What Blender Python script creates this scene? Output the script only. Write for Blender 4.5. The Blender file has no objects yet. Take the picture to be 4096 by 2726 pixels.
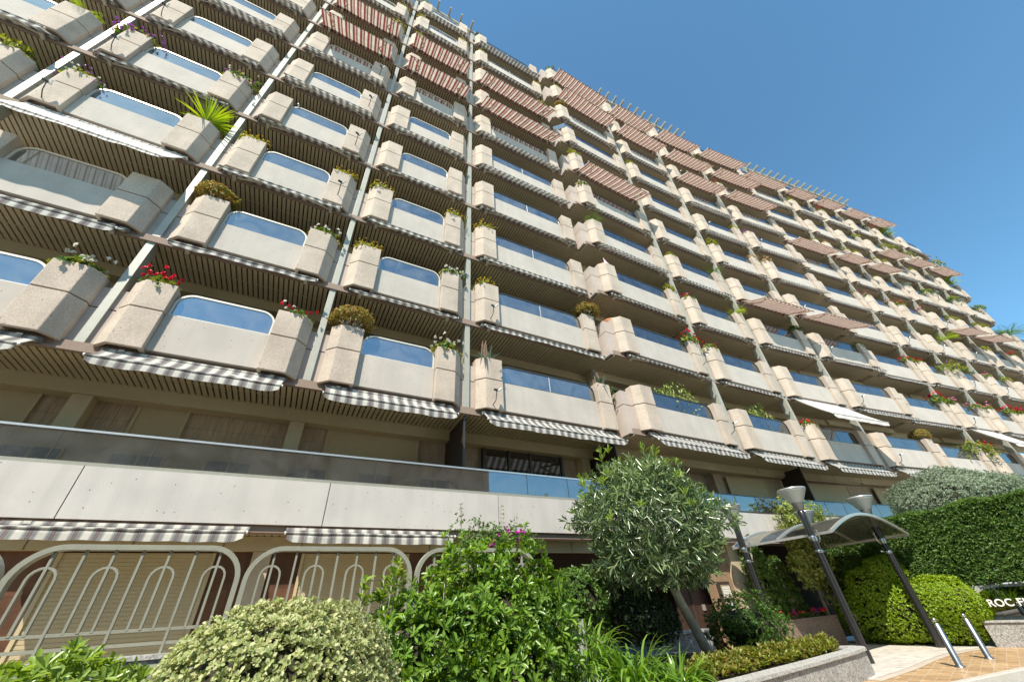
import bpy, bmesh, math, random
import numpy as np
from mathutils import Vector, Matrix
C = bpy.context.scene.collection
S = bpy.context.scene
ZG, PV = 1.42, -1.3   # everything is laid out with z measured from the lens: the road is 1.42 m lower, the paving 1.3 m
rad = math.radians
# ------------------------------------------------------------------ camera, sky, sun, exposure
RT = Vector((0.886055, -0.460235, -0.055583)); UP = Vector((-0.226844, -0.535011, 0.813822)); FW = Vector((0.404287, 0.708482, 0.578451))
FPX = 1530.24
cam = bpy.data.cameras.new('camera'); cam.sensor_width = 36; cam.lens = FPX / 4096 * 36
cam.clip_start = .05; cam.clip_end = 5000
camo = bpy.data.objects.new('camera', cam); C.objects.link(camo)
m = Matrix.Identity(4)
for i in range(3):
    m[i][0] = RT[i]; m[i][1] = UP[i]; m[i][2] = -FW[i]
camo.matrix_world = m
S.camera = camo
SUN_EL, SUN_AZ = 51.0, 225.0      # azimuth of the sun measured clockwise from +Y
w = bpy.data.worlds.new('World'); S.world = w; w.use_nodes = True
nt = w.node_tree; bg = nt.nodes['Background']
sky = nt.nodes.new('ShaderNodeTexSky'); sky.sky_type = 'NISHITA'; sky.sun_disc = False
sky.sun_elevation = rad(SUN_EL); sky.sun_rotation = rad(SUN_AZ)
sky.air_density = 1.0; sky.dust_density = 0.3; sky.ozone_density = 2.2; sky.altitude = 50
gain = nt.nodes.new('ShaderNodeMix'); gain.data_type = 'RGBA'; gain.blend_type = 'MULTIPLY'; gain.inputs[0].default_value = 1
gain.inputs[7].default_value = (.94, 1.38, 1.38, 1)      # white balance of the clear sky
nt.links.new(sky.outputs[0], gain.inputs[6]); nt.links.new(gain.outputs[2], bg.inputs[0]); bg.inputs[1].default_value = 0.105
sl = bpy.data.lights.new('sun', 'SUN'); sl.energy = 5.0; sl.angle = rad(.53); sl.color = (1.0, .93, .81)
so = bpy.data.objects.new('sun', sl); C.objects.link(so)
to_sun = Vector((math.sin(rad(SUN_AZ)) * math.cos(rad(SUN_EL)), math.cos(rad(SUN_AZ)) * math.cos(rad(SUN_EL)), math.sin(rad(SUN_EL))))
so.rotation_euler = to_sun.to_track_quat('Z', 'Y').to_euler(); so.location = to_sun * 60
vs = S.view_settings; vs.view_transform = 'Standard'; vs.look = 'None'; vs.exposure = 0.64; vs.gamma = 1; vs.use_curve_mapping = False
S.cycles.max_bounces = 8; S.cycles.transparent_max_bounces = 12; S.cycles.use_denoising = True
S.cycles.caustics_reflective = False; S.cycles.caustics_refractive = False

def pix(P):
    P = Vector(P); d = P.dot(FW)
    if d <= .05: return (-1e5, -1e5)
    return (2048 + FPX * P.dot(RT) / d, 1363 - FPX * P.dot(UP) / d)
def ray(x, y): return (x - 2048) / FPX * RT - (y - 1363) / FPX * UP + FW
def aty(x, y, Y): d = ray(x, y); return d * (Y / d.y)
def atz(x, y, Z): d = ray(x, y); return d * (Z / d.z)

# ------------------------------------------------------------------ materials
MATS = {}
def newmat(name):
    m = bpy.data.materials.new(name); m.use_nodes = True
    b = m.node_tree.nodes['Principled BSDF']; MATS[name] = m
    return m, m.node_tree, b
def pm(name, col, rough=.8, var=.12, scale=40, big=0.0, bump=0, bscale=None, metal=0, spec=.5, streak=0, coords='Object', speck=None, pits=0):
    """plain surface with fine mottling, larger patches and optional streaks / dark specks"""
    m, t, b = newmat(name); n = t.nodes; l = t.links
    tc = n.new('ShaderNodeTexCoord'); co = tc.outputs[coords]
    a = n.new('ShaderNodeTexNoise'); a.inputs['Scale'].default_value = scale; a.inputs['Detail'].default_value = 5; a.inputs['Roughness'].default_value = .7
    l.new(co, a.inputs['Vector'])
    r = n.new('ShaderNodeValToRGB'); e = r.color_ramp.elements
    e[0].position = .3; e[1].position = .7
    e[0].color = (*[c * (1 - var) for c in col], 1); e[1].color = (*[min(1, c * (1 + var)) for c in col], 1)
    l.new(a.outputs['Fac'], r.inputs[0]); out = r.outputs[0]
    def mul(out, fac_sock, lo, hi, p0, p1):
        rr = n.new('ShaderNodeMapRange'); rr.inputs[1].default_value = p0; rr.inputs[2].default_value = p1; rr.inputs[3].default_value = lo; rr.inputs[4].default_value = hi
        l.new(fac_sock, rr.inputs[0])
        x = n.new('ShaderNodeMix'); x.data_type = 'RGBA'; x.blend_type = 'MULTIPLY'; x.inputs[0].default_value = 1
        l.new(out, x.inputs[6]); l.new(rr.outputs[0], x.inputs[7]); return x.outputs[2]
    if big:
        a2 = n.new('ShaderNodeTexNoise'); a2.inputs['Scale'].default_value = 1.7; a2.inputs['Detail'].default_value = 6
        g = n.new('ShaderNodeTexCoord'); l.new(g.outputs['Object'], a2.inputs['Vector'])
        oi = n.new('ShaderNodeObjectInfo'); ad = n.new('ShaderNodeVectorMath'); ad.operation = 'ADD'
        l.new(g.outputs['Object'], ad.inputs[0]); l.new(oi.outputs['Location'], ad.inputs[1]); l.new(ad.outputs[0], a2.inputs['Vector'])
        out = mul(out, a2.outputs['Fac'], 1 - big, 1 + big * .6, .3, .7)
    if streak:
        mp = n.new('ShaderNodeMapping'); mp.inputs['Scale'].default_value = (4, 4, .35); l.new(co, mp.inputs[0])
        a3 = n.new('ShaderNodeTexNoise'); a3.inputs['Scale'].default_value = 1; a3.inputs['Detail'].default_value = 4; l.new(mp.outputs[0], a3.inputs['Vector'])
        out = mul(out, a3.outputs['Fac'], 1 - streak, 1.0, .35, .6)
    if speck:
        v = n.new('ShaderNodeTexVoronoi'); v.inputs['Scale'].default_value = speck[0]; l.new(co, v.inputs['Vector'])
        s = n.new('ShaderNodeSeparateColor'); l.new(v.outputs['Color'], s.inputs[0])
        out = mul(out, s.outputs[0], speck[1], speck[2], 0, 1)
    if pits:
        v2 = n.new('ShaderNodeTexVoronoi'); v2.inputs['Scale'].default_value = 7; l.new(co, v2.inputs['Vector'])
        out = mul(out, v2.outputs['Distance'], .25, 1, .055, .085)
    l.new(out, b.inputs['Base Color'])
    b.inputs['Roughness'].default_value = rough; b.inputs['Metallic'].default_value = metal; b.inputs['Specular IOR Level'].default_value = spec
    if bump:
        bn = n.new('ShaderNodeTexNoise'); bn.inputs['Scale'].default_value = bscale or scale * 2; bn.inputs['Detail'].default_value = 3; l.new(co, bn.inputs['Vector'])
        bm_ = n.new('ShaderNodeBump'); bm_.inputs['Strength'].default_value = bump; bm_.inputs['Distance'].default_value = .02
        l.new(bn.outputs['Fac'], bm_.inputs['Height']); l.new(bm_.outputs[0], b.inputs['Normal'])
    return m
def leafmat(name, cols, trans=.35, rough=.42, spec=.4):
    m, t, b = newmat(name); n = t.nodes; l = t.links
    g = n.new('ShaderNodeNewGeometry'); r = n.new('ShaderNodeValToRGB'); e = r.color_ramp.elements
    while len(e) < len(cols): e.new(.5)
    for i, c in enumerate(cols):
        e[i].position = i / max(1, len(cols) - 1); e[i].color = (*c, 1)
    l.new(g.outputs['Random Per Island'], r.inputs[0]); l.new(r.outputs[0], b.inputs['Base Color'])
    b.inputs['Roughness'].default_value = rough; b.inputs['Specular IOR Level'].default_value = spec
    tr = n.new('ShaderNodeBsdfTranslucent')
    hs = n.new('ShaderNodeHueSaturation'); hs.inputs['Saturation'].default_value = 1.15; hs.inputs['Value'].default_value = 1.5; hs.inputs['Hue'].default_value = .485
    l.new(r.outputs[0], hs.inputs['Color']); l.new(hs.outputs[0], tr.inputs[0])
    mx = n.new('ShaderNodeMixShader'); mx.inputs[0].default_value = trans
    l.new(b.outputs[0], mx.inputs[1]); l.new(tr.outputs[0], mx.inputs[2]); l.new(mx.outputs[0], n['Material Output'].inputs[0])
    return m
def stripemat(name, stops, period, trans=.45, vstops=None):
    """woven cloth, stripes across the local x axis; stops = [(pos, colour)...] constant ramp"""
    m, t, b = newmat(name); n = t.nodes; l = t.links
    tc = n.new('ShaderNodeTexCoord'); sp = n.new('ShaderNodeSeparateXYZ'); l.new(tc.outputs['Object'], sp.inputs[0])
    d = n.new('ShaderNodeMath'); d.operation = 'DIVIDE'; d.inputs[1].default_value = period; l.new(sp.outputs[0], d.inputs[0])
    f = n.new('ShaderNodeMath'); f.operation = 'FRACT'; l.new(d.outputs[0], f.inputs[0])
    r = n.new('ShaderNodeValToRGB'); r.color_ramp.interpolation = 'CONSTANT'; e = r.color_ramp.elements
    while len(e) < len(stops): e.new(.5)
    for i, (p, c) in enumerate(stops): e[i].position = p; e[i].color = (*c, 1)
    l.new(f.outputs[0], r.inputs[0])
    nz = n.new('ShaderNodeTexNoise'); nz.inputs['Scale'].default_value = 3; nz.inputs['Detail'].default_value = 5; l.new(tc.outputs['Object'], nz.inputs['Vector'])
    mr = n.new('ShaderNodeMapRange'); mr.inputs[1].default_value = .3; mr.inputs[2].default_value = .7; mr.inputs[3].default_value = .8; mr.inputs[4].default_value = 1.05; l.new(nz.outputs['Fac'], mr.inputs[0])
    x = n.new('ShaderNodeMix'); x.data_type = 'RGBA'; x.blend_type = 'MULTIPLY'; x.inputs[0].default_value = 1; l.new(r.outputs[0], x.inputs[6]); l.new(mr.outputs[0], x.inputs[7])
    l.new(x.outputs[2], b.inputs['Base Color']); b.inputs['Roughness'].default_value = .9; b.inputs['Specular IOR Level'].default_value = .1
    tr = n.new('ShaderNodeBsdfTranslucent'); l.new(x.outputs[2], tr.inputs[0])
    mx = n.new('ShaderNodeMixShader'); mx.inputs[0].default_value = trans
    l.new(b.outputs[0], mx.inputs[1]); l.new(tr.outputs[0], mx.inputs[2]); l.new(mx.outputs[0], n['Material Output'].inputs[0])
    return m
def glassmat(name, tint, refl=.35, rcol=(.9, .95, 1), rough=.02, wav=.0, dust=0):
    m = bpy.data.materials.new(name); m.use_nodes = True; MATS[name] = m; t = m.node_tree; n = t.nodes; l = t.links; n.remove(n['Principled BSDF'])
    tr = n.new('ShaderNodeBsdfTransparent'); tr.inputs[0].default_value = (*tint, 1)
    gl = n.new('ShaderNodeBsdfGlossy'); gl.inputs[0].default_value = (*rcol, 1); gl.inputs['Roughness'].default_value = rough
    fr = n.new('ShaderNodeFresnel'); fr.inputs[0].default_value = 1.5
    mr = n.new('ShaderNodeMath'); mr.operation = 'MULTIPLY_ADD'; mr.inputs[1].default_value = 1 - refl; mr.inputs[2].default_value = refl; mr.use_clamp = True
    l.new(fr.outputs[0], mr.inputs[0])
    if wav:
        nz = n.new('ShaderNodeTexNoise'); nz.inputs['Scale'].default_value = 1.2; tc = n.new('ShaderNodeTexCoord'); l.new(tc.outputs['Object'], nz.inputs['Vector'])
        bp = n.new('ShaderNodeBump'); bp.inputs['Strength'].default_value = wav; bp.inputs['Distance'].default_value = .02; l.new(nz.outputs[0], bp.inputs['Height']); l.new(bp.outputs[0], gl.inputs['Normal'])
    mx = n.new('ShaderNodeMixShader'); l.new(mr.outputs[0], mx.inputs[0]); l.new(tr.outputs[0], mx.inputs[1]); l.new(gl.outputs[0], mx.inputs[2])
    out = mx.outputs[0]
    if dust:      # thin film of dust and wiping marks
        tc = n.new('ShaderNodeTexCoord'); oi = n.new('ShaderNodeObjectInfo'); ad = n.new('ShaderNodeVectorMath'); ad.operation = 'ADD'; l.new(tc.outputs['Object'], ad.inputs[0]); l.new(oi.outputs['Location'], ad.inputs[1])
        nz = n.new('ShaderNodeTexNoise'); nz.inputs['Scale'].default_value = 1.6; nz.inputs['Detail'].default_value = 6; nz.inputs['Distortion'].default_value = 1.5; l.new(ad.outputs[0], nz.inputs['Vector'])
        m3 = n.new('ShaderNodeMapRange'); m3.inputs[1].default_value = .3; m3.inputs[2].default_value = .75; m3.inputs[3].default_value = dust * .2; m3.inputs[4].default_value = dust; l.new(nz.outputs['Fac'], m3.inputs[0])
        df = n.new('ShaderNodeBsdfDiffuse'); df.inputs[0].default_value = (.62, .62, .60, 1); m4 = n.new('ShaderNodeMixShader'); l.new(m3.outputs[0], m4.inputs[0]); l.new(out, m4.inputs[1]); l.new(df.outputs[0], m4.inputs[2]); out = m4.outputs[0]
    l.new(out, n['Material Output'].inputs[0]); return m
def tilemat(name, c1, c2, mortar, bw, bh, msize=.012, rough=.6, rot=0, coords='Object', vert=False, off=.5, grain=0, spec=.4):
    m, t, b = newmat(name); n = t.nodes; l = t.links
    tc = n.new('ShaderNodeTexCoord'); mp = n.new('ShaderNodeMapping'); l.new(tc.outputs[coords], mp.inputs[0]); mp.inputs['Rotation'].default_value = (rad(90) if vert else 0, 0, rot)
    br = n.new('ShaderNodeTexBrick'); l.new(mp.outputs[0], br.inputs['Vector'])
    br.inputs['Color1'].default_value = (*c1, 1); br.inputs['Color2'].default_value = (*c2, 1); br.inputs['Mortar'].default_value = (*mortar, 1)
    br.inputs['Scale'].default_value = 1; br.inputs['Mortar Size'].default_value = msize; br.inputs['Brick Width'].default_value = bw; br.inputs['Row Height'].default_value = bh; br.offset = off
    nz = n.new('ShaderNodeTexNoise'); nz.inputs['Scale'].default_value = 6; nz.inputs['Detail'].default_value = 6
    m2 = n.new('ShaderNodeMapping'); m2.inputs['Scale'].default_value = (8, 8, .7) if grain else (1, 1, 1); l.new(tc.outputs[coords], m2.inputs[0]); l.new(m2.outputs[0], nz.inputs['Vector'])
    mr = n.new('ShaderNodeMapRange'); mr.inputs[1].default_value = .3; mr.inputs[2].default_value = .7; mr.inputs[3].default_value = .72; mr.inputs[4].default_value = 1.12; l.new(nz.outputs['Fac'], mr.inputs[0])
    x = n.new('ShaderNodeMix'); x.data_type = 'RGBA'; x.blend_type = 'MULTIPLY'; x.inputs[0].default_value = 1; l.new(br.outputs['Color'], x.inputs[6]); l.new(mr.outputs[0], x.inputs[7])
    l.new(x.outputs[2], b.inputs['Base Color']); b.inputs['Roughness'].default_value = rough; b.inputs['Specular IOR Level'].default_value = spec
    return m

STONE = pm('planter_stone', (.505, .415, .33), .9, .24, 55, big=.16, bump=.35, bscale=90, streak=.08, speck=(80, .88, 1.08), pits=1)
PANEL = pm('panel_stone', (.485, .435, .375), .9, .13, 75, big=.09, bump=.2, bscale=120, streak=.07, pits=1)
STRIP = pm('fascia_stone', (.46, .385, .33), .9, .2, 70, big=.1, bump=.2, bscale=120)
BAND = pm('band_stone', (.51, .475, .435), .9, .16, 80, big=.08, bump=.2, bscale=130, streak=.08, pits=1)
GROOVE = pm('joint_brown', (.16, .10, .07), .9, .1, 40)  # dark brown of the recessed joints
EDGE = pm('slab_edge', (.26, .19, .145), .85, .25, 60)
SLAT = pm('slat_paint', (.44, .37, .235), .6, .08, 12, big=.06)
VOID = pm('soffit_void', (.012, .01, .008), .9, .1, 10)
OLIVE = pm('olive_paint', (.47, .395, .24), .55, .05, 8, big=.04)
POSTM = pm('post_paint', (.38, .375, .315), .5, .06, 10, big=.06, metal=.1)
FRAMEL = pm('frame_cream', (.66, .62, .52), .35, .05, 10, metal=.2)
FRAMED = pm('frame_bronze', (.07, .065, .055), .35, .1, 10, metal=.4)
METAL = pm('fence_paint', (.30, .295, .235), .42, .08, 14, big=.06, metal=.12)
ALU = pm('aluminium', (.62, .61, .57), .3, .05, 12, metal=.7)
DARKWIN = glassmat('dark_window', (.03, .035, .04), .12)
GLASS_L = glassmat('balcony_glass_pale', (.50, .58, .64), .34, (.82, .88, .92), wav=.06, dust=.16)
GLASS_R = glassmat('balcony_glass_dark', (.30, .36, .44), .20, (.75, .83, .92), wav=.05, dust=.07)
GLASS_B = glassmat('terrace_glass', (.40, .38, .33), .30, (.85, .9, .95), wav=.03, dust=.07)
WALLT = tilemat('travertine', (.47, .36, .25), (.43, .325, .225), (.30, .22, .15), .25, .62, .006, .6, vert=True, off=0, grain=1)
MARBLE = tilemat('red_marble', (.15, .075, .045), (.10, .05, .032), (.10, .05, .03), .7, .6, .004, .3, vert=True)
SHUT = pm('shutter_paint', (.45, .37, .22), .6, .03, 3)
CR, GY, MR, DM = (.66, .62, .53), (.24, .24, .23), (.26, .09, .08), (.07, .035, .035)
PLAID = stripemat('plaid_cloth', [(0, (.60, .575, .51)), (.34, (.40, .39, .365)), (.42, GY), (.57, DM), (.60, GY), (.635, MR), (.665, GY), (.695, DM), (.72, GY), (.79, GY), (.92, (.40, .385, .35))], .235, .22)
BACKLIT = stripemat('backlit_stripe_cloth', [(0, (.64, .57, .46)), (.30, (.20, .05, .045)), (.38, (.25, .065, .06)), (.60, (.64, .57, .46)), (.68, (.22, .06, .05)), (.72, (.62, .55, .43)), (.78, (.20, .05, .045)), (.95, (.64, .57, .46))], .32, .42)  # backlit copy of the awning cloth, sun coming through put into the brown-red
SUNLIT = stripemat('sunlit_stripe_cloth', [(0, (.80, .77, .72)), (.40, (.62, .56, .5)), (.48, (.42, .34, .30)), (.62, (.74, .70, .65)), (.9, (.52, .46, .42))], .17, .25)  # same cloth on the steep awnings, sunlit outer face put into near-white colour
GRANITE = pm('granite', (.40, .385, .36), .75, .25, 30, speck=(55, .45, 1.25), streak=.12, big=.08)
GRANCAP = pm('granite_cap', (.46, .445, .41), .6, .22, 30, speck=(60, .55, 1.2), big=.08)
GRANBR = pm('brown_granite', (.22, .15, .115), .6, .25, 30, speck=(60, .5, 1.3))
SOIL = pm('soil', (.06, .045, .03), 1, .4, 25, bump=.6)
TWIGSHADE = pm('twig_shade', (.028, .024, .014), 1, .3, 20)  # twig brown taken near black, so the shade inside crowns is in the colour
TWIG = pm('twig', (.10, .075, .05), .9, .3, 20)
BARK = pm('bark', (.40, .37, .30), .9, .25, 18, bump=.4, bscale=30, streak=.3)
BLACKM = pm('lamp_post_black', (.018, .017, .017), .22, .2, 25, spec=.6)
CHROME = pm('steel', (.46, .45, .43), .3, .04, 20, metal=1)
LAMPG = pm('lamp_cone_grey', (.20, .20, .19), .45, .06, 14, metal=.4)
ASPH = pm('street', (.38, .36, .33), .9, .15, 30, big=.1)
ROADM = pm('road_concrete', (.30, .295, .28), .9, .12, 18, big=.1, bump=.15)
MARBP = tilemat('pale_paving', (.66, .60, .52), (.63, .575, .50), (.52, .46, .38), 1.2, .8, .006, .45, rot=.25)
BORDP = pm('paving_border', (.55, .46, .37), .5, .1, 9, big=.06)
BRICKP = tilemat('brick_paving', (.52, .335, .165), (.33, .185, .075), (.56, .48, .38), .34, .11, .007, .55, rot=rad(75))
CURBM = pm('curb_stone', (.46, .43, .375), .85, .12, 22, big=.08, bump=.2)
CURT = pm('net_curtain', (.20, .19, .17), .5, .3, 6)
BROWNW = pm('brown_wood', (.12, .055, .03), .45, .25, 14, streak=.3)
BROWND = pm('dark_door_wood', (.045, .022, .014), .5, .25, 14, streak=.3)
PIERB = pm('brown_pier', (.26, .17, .10), .7, .15, 10)
BRASS = pm('brass_plate', (.60, .50, .30), .35, .08, 60, metal=.6)
DARKSHADE = pm('dark_shade_stone', (.055, .04, .032), .95, .2, 14, spec=.1)  # deep shade of the entrance recess put into the colour; also dark fittings
BEIGE = pm('beige_render', (.44, .36, .25), .8, .08, 14, big=.06)
WHITE = pm('white_paint', (.78, .77, .73), .4, .03, 10)
TERRA = pm('terracotta', (.46, .17, .08), .8, .15, 14)
SIGNB = glassmat('sign_gloss', (.005, .005, .005), .30, (.85, .85, .8))
REDF = leafmat('petal_red', [(.55, .004, .008), (.75, .01, .015), (.45, .0, .02)], .25)
WHTF = leafmat('petal_white', [(.75, .74, .68), (.82, .80, .74), (.6, .55, .42)], .25)
PNKF = leafmat('petal_pink', [(.72, .18, .38), (.80, .35, .50), (.7, .45, .55)], .25)
PURF = leafmat('petal_purple', [(.42, .09, .45), (.50, .16, .55), (.34, .10, .48)], .3)
MAGF = leafmat('petal_magenta', [(.50, .02, .33), (.62, .04, .45), (.4, .03, .3)], .3)
YELF = leafmat('petal_yellow', [(.70, .52, .02), (.75, .60, .06), (.55, .45, .04)], .3)
ORGF = leafmat('petal_orange', [(.75, .12, .03), (.70, .04, .06), (.8, .22, .05)], .3)
L_YG = leafmat('leaf_yellow_green', [(.20, .24, .03), (.34, .34, .05), (.14, .20, .03), (.42, .38, .08)], .35)
L_GR = leafmat('leaf_green', [(.08, .16, .03), (.13, .23, .045), (.055, .11, .025)], .35)
L_DK = leafmat('leaf_dark', [(.025, .055, .018), (.045, .085, .025), (.03, .06, .03)], .25)
L_SUC = leafmat('leaf_orange_green', [(.36, .24, .06), (.26, .30, .06), (.44, .22, .08), (.20, .25, .05)], .35)
L_DRY = leafmat('leaf_tan', [(.42, .30, .15), (.50, .38, .20), (.34, .24, .12)], .3)
L_GRY = leafmat('leaf_blue_grey', [(.16, .22, .17), (.24, .30, .25), (.11, .16, .12)], .25)
L_VAR = leafmat('leaf_variegated', [(.50, .51, .24), (.30, .37, .13), (.60, .59, .34), (.16, .24, .07)], .3, .5)
L_PIT = leafmat('leaf_pittosporum', [(.12, .23, .03), (.20, .34, .045), (.07, .15, .025), (.27, .40, .06)], .35, .30, .5)
L_PIT2 = leafmat('leaf_bright_pittosporum', [(.22, .33, .06), (.30, .41, .08), (.14, .24, .04)], .38, .30, .5)
L_OLE = leafmat('leaf_oleander', [(.10, .17, .065), (.18, .26, .10), (.27, .35, .15), (.08, .135, .06)], .3, .24, 1.0)
L_STR = leafmat('leaf_strappy', [(.15, .28, .04), (.22, .37, .06), (.10, .20, .03)], .4, .3, .5)
L_CYP = leafmat('leaf_cypress', [(.09, .18, .04), (.16, .27, .06), (.06, .12, .03), (.24, .35, .09)], .4)
L_TOP = leafmat('leaf_topiary', [(.24, .36, .02), (.34, .46, .03), (.17, .28, .02)], .4, .3, .5)
L_FIC = leafmat('leaf_ficus', [(.20, .28, .05), (.46, .46, .15), (.30, .36, .08), (.12, .2, .04)], .35)
L_GSH = leafmat('leaf_grey_shrub', [(.19, .25, .15), (.27, .33, .22), (.12, .18, .09), (.34, .38, .28)], .25)
L_AGV = leafmat('leaf_agave', [(.16, .23, .18), (.21, .28, .21), (.12, .19, .14)], .1, .5)
L_BED = leafmat('leaf_ground_cover', [(.20, .26, .035), (.30, .31, .055), (.11, .17, .03), (.34, .22, .07)], .35)
CACT = pm('cactus_skin', (.22, .14, .09), .8, .3, 20, streak=.3)

# ------------------------------------------------------------------ mesh helpers
class MB:
    def __init__(s): s.v = []; s.f = []; s.mi = []; s.mats = []
    def slot(s, mat):
        if mat not in s.mats: s.mats.append(mat)
        return s.mats.index(mat)
    def add(s, vs, fs, mat):
        o = len(s.v); s.v += [tuple(v) for v in vs]; k = s.slot(mat)
        for f in fs: s.f.append(tuple(i + o for i in f)); s.mi.append(k)
    def box(s, x0, x1, y0, y1, z0, z1, mat):
        s.prism([(x0, y0), (x1, y0), (x1, y1), (x0, y1)], z0, z1, mat)
    def prism(s, poly, z0, z1, mat, caps=(1, 1)):
        n = len(poly); vs = [(x, y, z0) for x, y in poly] + [(x, y, z1) for x, y in poly]
        fs = [(i, (i + 1) % n, n + (i + 1) % n, n + i) for i in range(n)]
        if caps[0]: fs.append(tuple(reversed(range(n))))
        if caps[1]: fs.append(tuple(range(n, 2 * n)))
        s.add(vs, fs, mat)
    def seg(s, a, b, hw, mat, up=(0, 0, 1), hh=None):
        """rectangular bar from a to b, half width hw (sideways) and hh"""
        a = Vector(a); b = Vector(b); d = (b - a).normalized(); u = Vector(up)
        if abs(d.dot(u)) > .95: u = Vector((0, 1, 0))
        x = d.cross(u).normalized(); y = x.cross(d); hh = hh or hw
        vs = [p + x * sx * hw + y * sy * hh for p in (a, b) for sx, sy in ((-1, -1), (1, -1), (1, 1), (-1, 1))]
        s.add(vs, [(0, 1, 5, 4), (1, 2, 6, 5), (2, 3, 7, 6), (3, 0, 4, 7), (3, 2, 1, 0), (4, 5, 6, 7)], mat)
    def tube(s, pts, r, mat, n=8, cap=True):
        pts = [Vector(p) for p in pts]; rs = r if isinstance(r, (list, tuple)) else [r] * len(pts)
        rings = []; up = Vector((0, 0, 1))
        for i, p in enumerate(pts):
            d = (pts[min(i + 1, len(pts) - 1)] - pts[max(i - 1, 0)]).normalized()
            u = up if abs(d.dot(up)) < .95 else Vector((0, 1, 0))
            x = d.cross(u).normalized(); y = x.cross(d)
            rings.append([p + (x * math.cos(2 * math.pi * k / n) + y * math.sin(2 * math.pi * k / n)) * rs[i] for k in range(n)])
        vs = [v for rr in rings for v in rr]
        fs = [(i * n + k, i * n + (k + 1) % n, (i + 1) * n + (k + 1) % n, (i + 1) * n + k) for i in range(len(pts) - 1) for k in range(n)]
        if cap: fs += [tuple(reversed(range(n))), tuple(range((len(pts) - 1) * n, len(pts) * n))]
        s.add(vs, fs, mat)
    def lathe(s, prof, mat, n=24, at=(0, 0, 0)):
        vs = [(at[0] + r * math.cos(2 * math.pi * k / n), at[1] + r * math.sin(2 * math.pi * k / n), at[2] + z) for r, z in prof for k in range(n)]
        fs = [(i * n + k, i * n + (k + 1) % n, (i + 1) * n + (k + 1) % n, (i + 1) * n + k) for i in range(len(prof) - 1) for k in range(n)]
        s.add(vs, fs, mat)
    def mesh(s, name, smooth=False, bevel=0):
        me = bpy.data.meshes.new(name); me.from_pydata(s.v, [], s.f); me.update()
        for mt in s.mats: me.materials.append(mt)
        me.polygons.foreach_set('material_index', s.mi)
        b = bmesh.new(); b.from_mesh(me)
        bmesh.ops.recalc_face_normals(b, faces=b.faces)
        if bevel:
            ed = [e for e in b.edges if len(e.link_faces) == 2 and e.calc_face_angle(0) > .5]
            bmesh.ops.bevel(b, geom=ed, offset=bevel, segments=2, profile=.5, affect='EDGES', clamp_overlap=True)
        b.to_mesh(me); b.free()
        if smooth: me.polygons.foreach_set('use_smooth', [True] * len(me.polygons))
        return me
    def obj(s, name, parent=None, smooth=False, bevel=0, loc=None, rz=0):
        return link(name, s.mesh(name, smooth, bevel), parent, loc, rz)
def link(name, me, parent=None, loc=None, rz=0):
    o = bpy.data.objects.new(name, me); C.objects.link(o)
    if parent: o.parent = parent
    if loc is not None: o.location = loc
    o.rotation_euler.z = rz
    return o
def tag(o, label, cat, group=None):
    o['label'] = label; o['category'] = cat
    if group: o['group'] = group
    return o
def struct(o): o['kind'] = 'structure'; return o
def stuff(o): o['kind'] = 'stuff'; return o

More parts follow.
